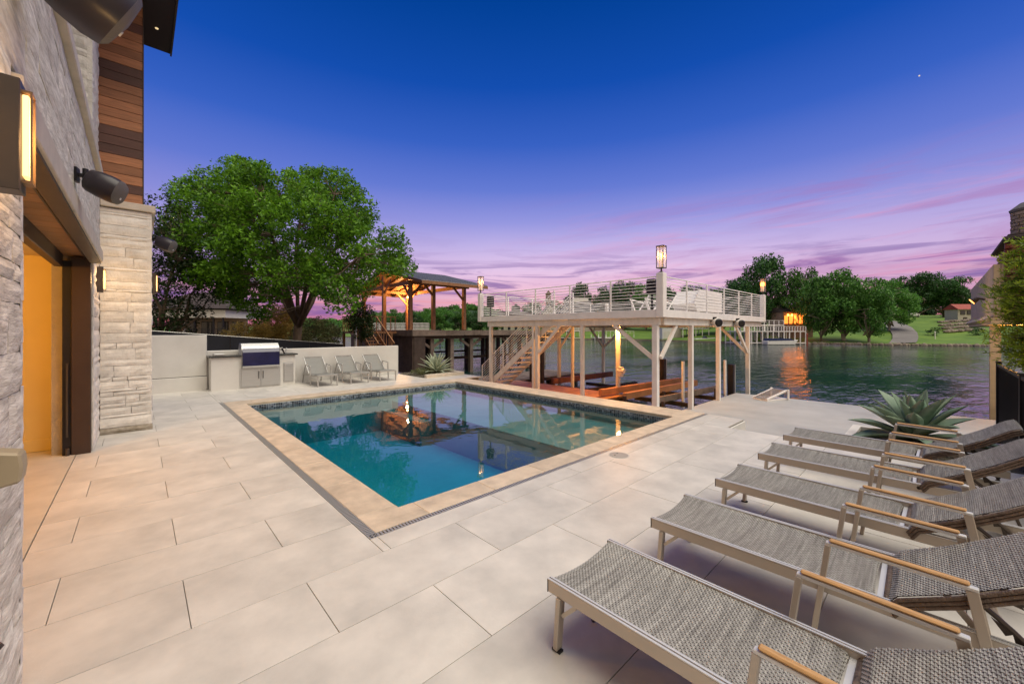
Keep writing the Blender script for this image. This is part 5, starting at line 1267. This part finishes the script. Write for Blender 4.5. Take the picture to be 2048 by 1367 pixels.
# ---------------------------------------------------------------- right hand neighbour
def neighbour():
    t = thing('tan_boathouse', "neighbour's tan boarded boathouse deck on a tan post, lit orange below", 'boathouse')
    x0, x1, y1 = 16.7, 26.5, -1.08
    b = build('parapet', MB().box(x0, x1, -6, y1 - .02, 1.95, 3.35), M_TANP, t)
    x = x0
    while x < x1: boxo('plank', (x + .006, min(x + .30, x1) - .006, y1 - .018, y1 + .006, 2.05, 3.46), M_TANP, b); x += .30
    y = -6
    while y < y1 - .1: boxo('plank', (x0 - .02, x0 + .004, y + .006, min(y + .30, y1) - .006, 2.05, 3.46), M_TANP, b); y += .30
    build('rim_beam', MB().box(x0 - .08, x1 + .05, -6, y1 + .06, 1.84, 2.045), M_TANP, t, bev=.01)
    build('sloped_trim', MB().prism([(y1 + .07, 1.90), (y1 + .16, 1.98), (y1 + .07, 2.10)], 'x', x0, x1), M_TANP, t)
    for x, y in ((17.15, y1 - .05), (17.15, -5.8), (26.2, -5.8)): build('post', MB().box(x - .10, x + .10, y - .10, y + .10, -2.2, 1.83), M_TANP, t, bev=.008)
    l = thing('soffit_lamp', "orange soffit lamp under the neighbour's tan boathouse", 'lamp', loc=(17.6, -1.8, 1.80)); build('lens', MB().tube([(0, 0, .03), (0, 0, -.02)], .08, 12), M_GLOWS, l); point('soffit_light', (-.1, .2, -.2), 130, (1, .45, .1), .05, l)
    wl_ = thing('wall_lamp', "small warm flood lamp on the tan parapet of the neighbour's boathouse", 'lamp', loc=(18.6, y1 + .04, 2.62)); build('arm', MB().tube([(0, 0, 0), (0, .16, .05)], .03, 8), M_BRONZE, wl_); build('lamp_head', MB().tube([(0, .14, .05), (0, .26, -.04)], [.05, .10], 12), M_BRONZE, wl_); build('lens', MB().tube([(0, .262, -.042), (0, .275, -.052)], .085, 12), M_GLOWS, wl_)
    point('flood_light', (-.1, .9, -.3), 14, (1, .68, .36), .05, wl_)
    w = thing('log_tower', 'red log tower with a round stone chimney behind the cypress', 'tower')
    wall = build('tower_core', MB().box(16.58, 19.5, -4.5, -1.42, 1.9, 4.0), M_LOG, w); z = 2.05
    while z < 4.0:
        build('log', MB().tube([(16.55, -4.5, z), (16.55, -1.25, z)], .085, 8), M_LOG, wall); build('log', MB().tube([(16.45, -1.40, z), (19.6, -1.40, z)], .085, 8), M_LOG, wall); z += .168
    build('roof', MB().box(16.3, 19.8, -4.8, -1.22, 4.04, 4.12).box(16.5, 19.6, -4.5, -1.3, 4.121, 4.20), M_ROOFB, w, bev=.01)
    c = MB(); ch = build('chimney_core', MB().tube([(18.3, -1.85, 4.2), (18.3, -1.85, 5.05)], .31, 16), M_MORTAR, w)
    for j in range(8):
        for k in range(9):
            a = 6.283 * (k + .5 * (j % 2)) / 9; r = .32; cx_ = 18.3 + r * math.cos(a); cy_ = -1.85 + r * math.sin(a)
            o = build('stone', MB().box(-.02, .035, -.11, .11, -.045, .045), M_ROCK, ch, bev=.01) if (j, k) == (0, 0) else None
            if o: first = o.data; 
            else: o = link('stone', first, ch)
            o.location = (cx_, cy_, 4.28 + j * .102); o.rotation_euler = (0, 0, a)
    build('chimney_cap', MB().tube([(18.3, -1.85, 5.05), (18.3, -1.85, 5.12), (18.3, -1.85, 5.30), (18.3, -1.85, 5.34)], [.38, .40, .2, .06], 16).tube([(18.3, -1.85, 5.3), (18.3, -1.85, 5.5)], .05, 8), M_ROOFG, w)
    s = thing('deck_vent', 'small stepped grey vent hood on top of the tan parapet', 'vent', loc=(19.2, -1.6, 3.46)); build('hood', MB().prism([(-.9, 0), (1.0, 0), (1.0, .55), (.1, .45), (-.5, .2)], 'y', -.2, .2), M_ROOFG, s)
    f = thing('black_fence', 'black metal picket fence with dark mesh at the right edge', 'fence')
    y = -.82; xa, xb = 5.0, 11.75
    build('top_rail', MB().box(xa, xb, y - .025, y + .025, 1.03, 1.07).box(xa, xb, y - .018, y + .018, -.42, -.385), M_BLACK, f)
    x = xa
    while x < xb: build('picket', MB().box(x - .009, x + .009, y - .009, y + .009, -.5, 1.029), M_BLACK, f); x += .105
    for x in (xa, 8.75, xb): build('fence_post', MB().box(x - .035, x + .035, y - .035, y + .035, DZ, 1.10).box(x - .042, x + .042, y - .042, y + .042, 1.10, 1.115), M_BLACK, f)
    build('mesh_screen', MB().box(xa, xb, y - .030, y - .027, -.5, 1.02), M_SCREEN, f)
    s = thing('valve_box', 'small grey pipe stub behind the farthest lounger head', 'pipe', loc=(9.9, -.66, DZ)); build('pipe', MB().tube([(0, 0, 0), (0, 0, .62)], .055, 12), M_BRONZE, s); build('cap', MB().tube([(0, 0, .62), (0, 0, .68)], .068, 12), M_BLACK, s)
neighbour()

# ---------------------------------------------------------------- far shore
ARZ = math.atan2(-RC, RS)
def fthing(name, label, cat, px, d, z, group=None):
    return thing(name, label, cat, group, loc=tuple(at(px, d, z)), rz=ARZ)
def gable(mb, x0, x1, y0, y1, z0, z1, o=.4):
    ym = (y0 + y1) / 2; mb.prism([(y0 - o, z0), (ym, z1), (y1 + o, z0), (y1 + o, z0 - .15), (y0 - o, z0 - .15)], 'x', x0 - o, x1 + o); return mb
def hip(mb, x0, x1, y0, y1, z0, z1, o=.5, ridge=.3):
    x0 -= o; x1 += o; y0 -= o; y1 += o; ym = (y0 + y1) / 2; r = (y1 - y0) * ridge; a = (x0 + r, ym, z1); b = (x1 - r, ym, z1)
    n = len(mb.v); mb.v += [(x0, y0, z0), (x1, y0, z0), (x1, y1, z0), (x0, y1, z0), a, b]
    for f_ in ((0, 1, 5, 4), (1, 2, 5), (2, 3, 4, 5), (3, 0, 4), (0, 3, 2, 1)): mb.f.append(tuple(n + i for i in f_)); mb.m.append(0)
    return mb
def window(t, x, z, w, h, y=0.0, m=None, fm=None):
    f = build('window', MB().box(x - w / 2 - .08, x + w / 2 + .08, y - .06, y - .01, z - .08, z + h + .08), fm or M_WHITE, t); build('pane', MB().box(x - w / 2, x + w / 2, y - .09, y - .061, z, z + h), m or M_WIN, f)
def far_things():
    # big grey-roofed house
    d = 152; k = d / F; t = fthing('lake_house', 'large grey-roofed house across the lake with a turret, behind the dock railing', 'house', 1170, d, 3.6)
    build('wall', MB().box(-14, 12, 0, 12, -2.5, 4.5), M_HWALL, t); rf = build('roof', hip(MB(), -9, 6, 0, 12, 4.5, 10.2), M_ROOFG, t); build('roof_cap', MB().box(-3.5, 2.2, 5, 7, 9.4, 10.9), M_WHITE, rf)
    arch = [(6 * math.cos(math.pi * i / 12) + 9, 6.2 * math.sin(math.pi * i / 12) + 3.2) for i in range(13)]
    build('barrel_roof', MB().prism(arch, 'y', -1.5, 10), M_ROOFG, t); build('wing_wall', MB().box(3.6, 14.4, -1.2, 9.6, -2.5, 3.15), M_HBRICK, t)
    build('gable_roof', MB().prism([(-17.5, 3.5), (-13.5, 8.6), (-9.5, 3.5)], 'y', -1.2, 9), M_ROOFG, t); build('gable_wall', MB().prism([(-16.6, -2.5), (-16.6, 3.6), (-13.5, 7.6), (-10.4, 3.6), (-10.4, -2.5)], 'y', -1.6, -1.21), M_HWALL, t)
    build('turret', MB().box(-14.6, -12.8, 3, 5, 7, 12.2).prism([(-14.9, 12.2), (-13.7, 13.6), (-12.5, 12.2)], 'y', 2.8, 5.2), M_HBRICK, t)
    for x in (-7.5, -4.5, -1.5, 1.5): window(t, x, 1.0, 1.2, 2.0, -.05)
    for x in (5.5, 8, 10.5, 13): window(t, x, -.8, 1.1, 1.8, -1.25)
    window(t, -13.5, 1.2, 1.4, 2.2, -1.65)
    t = fthing('lake_house', 'hipped grey roof house across the lake near the left end of the dock railing', 'house', 1032, 175, 1.6)
    build('wall', MB().box(-11, 9, 0, 10, -2, 3.8), M_HWALL, t); r_ = build('roof', hip(MB(), -11, 9, 0, 10, 3.8, 8.6), M_ROOFB, t); build('cupola', MB().box(-2, 2, 4, 6, 8.0, 10.2).prism([(-2.4, 10.2), (0, 12), (2.4, 10.2)], 'y', 3.8, 6.2), M_ROOFG, r_)
    for x in (-9, -6, -3, 0, 3, 6): window(t, x, .2, 1.3, 1.9, -.02)
    t = fthing('lake_house', 'small white-gabled house on the far shore seen between the left pavilion posts', 'house', 778, 168, .8)
    build('wall', MB().box(-4.5, 3.5, 0, 7, -1, 3.6), M_STUCCO, t); build('roof', gable(MB(), -4.5, 3.5, 0, 7, 3.6, 6.8), M_METALR, t); window(t, -2.5, 1, 1.4, 1.6, -.02); window(t, .8, 1, 1.4, 1.6, -.02)
    # brown-roofed house at the left
    d = 46; t = fthing('pavilion_house', 'dark hip-roofed open pavilion house beyond the fence at the left', 'house', 372, d, 0.3)
    build('roof', hip(MB(), -5.5, 4.6, 0, 7, 3.9, 6.05, .6, .5), M_ROOFB, t); build('white_fascia', MB().box(-5.6, 4.7, -.2, 6.9, 2.85, 3.75), M_STUCCO, t); build('soffit_band', MB().box(-5.9, 5.0, -.4, 7, 3.76, 3.895), M_ROOFB, t)
    for x in (-5.2, -3.4, -2.7, -1.1, 1.0, 3.2, 4.3): build('column', MB().box(x - .08, x + .08, -.1, .06, -.6, 2.84), M_BLACK, t)
    build('back_wall', MB().box(-5.4, 4.4, 4, 4.2, -.6, 2.84), M_HWALL, t)
    for x in (-4.4, -2.6, -.6, 1.4, 3.2): window(t, x, .6, 1.2, 1.8, 3.98, M_WIN, M_BLACK)
    build('deck', MB().box(-6.5, 5.6, -1.5, 4, .35, .62), M_TIMBER, t); build('deck_skirt', MB().box(-6.5, 5.6, -1.56, -1.51, -.1, .34), M_TIMBER, t)
    for x in (-6, -4, -2, 0, 2, 4): build('deck_post', MB().box(x - .1, x + .1, -1.45, -1.25, -1.4, .34), M_DARKT, t)
    rl = build('railing', MB().box(1.6, 5.6, -1.45, -1.40, 1.55, 1.60), M_BLACK, t)
    for k_ in range(26): build('baluster', MB().box(1.6 + k_ * .16 - .015, 1.6 + k_ * .16 + .015, -1.44, -1.41, .62, 1.55), M_BLACK, rl)
    g = fthing('green_bin', 'small bright green bin on the deck of the dark-roofed pavilion house', 'bin', 347, 44.4, .93); build('bin_body', MB().prism([(-.45, 0), (-.5, .75), (.5, .75), (.45, 0)], 'y', -.3, .3), M_GREEN, g); build('bin_lid', MB().box(-.53, .53, -.33, .33, .751, .83), M_GREEN, g)
    # white lattice railing across the cove
    t = fthing('lattice_rail', 'white lattice railing on a dock seen between the pavilion posts', 'railing', 800, 62, 1.75)
    build('rail_bar', MB().box(-4.2, 4.5, -.05, .05, 1.02, 1.10).box(-4.2, 4.5, -.05, .05, .02, .10).box(-4.2, 4.5, -.04, .04, .52, .57), M_WHITE, t)
    for k_ in range(45): build('baluster', MB().box(-4.2 + k_ * .197, -4.13 + k_ * .197, -.03, .03, .1, 1.02), M_WHITE, t)
    for k_ in range(5): build('dock_post', MB().box(-4.2 + k_ * 2.1, -4.0 + k_ * 2.1, .5, .7, -3.6, 0.0), M_WEATH, t)
    build('dock_deck', MB().box(-4.3, 4.6, -.1, 4, -.15, .015), M_WEATH, t)
    # white dock with many posts
    def white_dock(label, p0, p1, d, z0, z1, levels, n, name='white_dock', grp=None):
        pm = (p0 + p1) / 2; t = fthing(name, label, 'dock', pm, d, 0); w = (p1 - p0) * d / F / 2
        for z in levels: build('deck', MB().box(-w, w, 0, 6, z - .18, z), M_WHITE, t)
        for i in range(n):
            x = -w + 2 * w * i / (n - 1)
            for y in (0.1, 5.8): build('post', MB().box(x - .08, x + .08, y - .08, y + .08, WL - .6, z1 - .2), M_WHITE, t)
        b_ = build('railing', MB().box(-w, w, .02, .08, z1 + .85, z1 + .93).box(-w, w, .03, .07, z1 + .4, z1 + .44), M_WHITE, t)
        for i in range(n * 2 - 1): x = -w + 2 * w * i / (2 * n - 2); build('baluster', MB().box(x - .04, x + .04, .02, .10, z1, z1 + .85), M_WHITE, b_)
        return t
    white_dock('white far dock with many thin posts, below the orange-lit house', 1482, 1612, 80, 0, 1.55, (1.55, WL + .35), 13)
    white_dock('pale upper dock behind the right corner post of the boathouse', 1470, 1568, 86, 0, 2.9, (2.9,), 6)
    white_dock('white dock frame on the far shore left of the lawn', 1366, 1418, 106, 0, 2.0, (2.2, WL + .4), 5)
    white_dock('pale far dock seen behind the lit dock posts, left one', 1085, 1165, 126, 0, 1.6, (1.6, WL + .5), 6)
    white_dock('pale far dock seen behind the lit dock posts, right one', 1190, 1268, 120, 0, .6, (WL + .6,), 6)
    t = fthing('boat_shed', 'white boarded boat shed at the far waterline, left part of it grey', 'shed', 1346, 108, WL); build('wall', MB().box(-2.9, .2, 0, 4, -.3, 3.5), M_HULL, t); build('side_wall', MB().box(.21, 2.4, .1, 4, -.3, 3.9), M_HWALL, t); build('roof', MB().box(-3.1, 2.6, -.2, 4.2, 3.9, 4.05), M_ROOFG, t); build('shutter', MB().box(-2.4, -.3, -.05, -.01, .2, 2.6), M_STUCCO, t)
    def boat(label, px, d, L, canopy):
        t = fthing('moored_boat', label, 'boat', px, d, WL); h = [(-L / 2, .05), (-L / 2, .75), (L * .30, .85), (L / 2, .95), (L * .38, .05)]
        build('hull', MB().prism(h, 'y', -.9, .9), M_HULL, t, bev=.05); build('windscreen', MB().prism([(-.2, .8), (.1, 1.4), (.25, 1.4), (.7, .84)], 'y', -.6, .6), M_WIN, t)
        if canopy: build('cover', MB().prism([(-L / 2 + .2, .77), (-L / 2 + .4, 1.25), (L * .25, 1.2), (L * .38, .9)], 'y', -.92, .92), M_BLUEC, t)
    boat('small white boat moored at the far shore left of the lawn', 1408, 100, 5.0, False)
    boat('boat under dark blue cover below the white far dock', 1560, 78.5, 6.0, True)
    # lit house
    t = fthing('lit_house', 'glass-walled house glowing orange among the far trees', 'house', 1596, 90.5, 3.0)
    build('wall', MB().box(-3.4, 3.4, 0, 5, -3.5, 2.9), M_HBRICK, t); build('roof', gable(MB(), -3.4, 3.4, 0, 5, 2.95, 4.0), M_ROOFB, t)
    for k_ in range(6):
        x = -2.75 + k_ * 1.1; h = (2.0, 2.3, 2.6, 2.7, 2.4, 1.8)[k_] * .92; f = build('window', MB().box(x - .5, x + .5, -.06, -.01, .1, .2 + h), M_BRONZE, t); build('pane', MB().box(x - .42, x + .42, -.09, -.061, .18, .12 + h), M_WINWARM, f)
    for x in (-2.6, -1.7, .55, 1.6): l = build('eave_lamp', MB().tube([(x, -.5, 2.35), (x, -.5, 1.9)], .17, 8), M_GLOWH, t)
    o = point('house_glow', (0, -1.2, 1.8), 260, (1, .25, .04), .3, t)
    # red-roofed hut, walls, drive items
    t = fthing('red_roof_hut', 'small tan hut with a red tiled roof on the far bank', 'hut', 1931, 98, land_z(1931, 98) + 0.0)
    build('wall', MB().box(-1.9, 2.4, 0, 3, -.8, 3.2), M_HWALL, t); build('roof', MB().prism([(-.4, 3.15), (1.4, 4.5), (3.4, 3.15)], 'x', -2.2, 2.7), M_ROOFR, t); window(t, -.7, 1.9, 1.0, .9, -.02, None, M_BRONZE); window(t, .9, 1.9, 1.0, .9, -.02, None, M_BRONZE); build('door', MB().box(-.6, .4, -.05, -.01, -.8, 1.2), M_BRONZE, t)
    t = thing('boulder_wall', 'rough stone retaining wall with boulders on the far lawn below the red-roofed hut', 'stone wall')
    for px in range(1880, 1962, 5):
        for row in range(4):
            d = 86 + row * 1.6; z = land_z(px, d) + .25 + row * .38; s = R.uniform(.45, .95)
            if row < 2 and px < 1890: continue
            c = at(px + R.uniform(-1.5, 1.5), d, z); mb = MB().tube([(0, 0, -.4 * s), (0, 0, -.1 * s), (R.uniform(-.1, .1), 0, .35 * s), (0, 0, .5 * s)], [s * .5, s * .75, s * .6, s * .2], 7)
            build('boulder', mb, M_ROCK, t, loc=tuple(c), scale=(1.3, 1, .9), rot=(0, 0, R.uniform(0, 6)))
    for px, d, lab in ((1953, 82, 'dark rounded shrub beside the boulder wall on the far lawn'), (1867, 84.5, 'low green shrub at the left end of the boulder wall')):
        clump_tree(lab, 'shrub', at(px, d, land_z(px, d) - .1), 1.8, 2.6, 22, 130, .3, M_LEAFK, M_BARK, 'shrub', low=.1, seed=px, r=(.14, .24), trunk=.02)
    p = fthing('garden_post', 'short white post on the far lawn right of the driveway', 'post', 1870, 80.5, land_z(1870, 80.5)); build('post', MB().tube([(0, 0, -.2), (0, 0, 1.3)], .09, 8), M_WHITE, p); build('cap', MB().tube([(0, 0, 1.3), (0, 0, 1.42)], [.14, .05], 8), M_WHITE, p)
    p = fthing('red_buoy_post', 'small red post at the right end of the white far dock', 'post', 1614, 79, WL); build('post', MB().tube([(0, 0, -.2), (0, 0, 2.0)], .14, 8), M_ROOFR, p); build('cap', MB().tube([(0, 0, 2.0), (0, 0, 2.25)], [.2, .05], 8), M_ROOFR, p)
    c = fthing('parked_car', 'white car parked at the top of the far driveway', 'car', 1822, 113, land_z(1822, 113) + .3); c.rotation_euler.z += .35
    build('body', MB().prism([(-2.3, .35), (-2.3, 1.0), (-1.7, 1.1), (1.4, 1.1), (2.3, .95), (2.35, .35)], 'y', -.9, .9), M_HULL, c, bev=.06); build('cabin', MB().prism([(-2.1, 1.1), (-1.7, 1.75), (.5, 1.75), (1.3, 1.1)], 'y', -.8, .8), M_WIN, c, bev=.05); build('roof_panel', MB().box(-1.65, .45, -.72, .72, 1.755, 1.80), M_HULL, c)
    for x in (-1.4, 1.5):
        for y in (-.88, .88): w_ = build('wheel', MB().tube([(x, y - .1, .35), (x, y + .1, .35)], .35, 14), M_BLACK, c); build('rim', MB().tube([(x, y - .12, .35), (x, y + .12, .35)], .2, 10), M_STEEL, w_)
    for y in (-.6, .6): build('headlight', MB().box(2.3, 2.37, y - .15, y + .15, .75, .9), M_WHITE, c)
    c2 = copy_tree(c, tuple(at(1808, 119, land_z(1808, 119) + .3)), ARZ - .3, 'second pale car, parked behind the white car at the top of the driveway')
far_things()
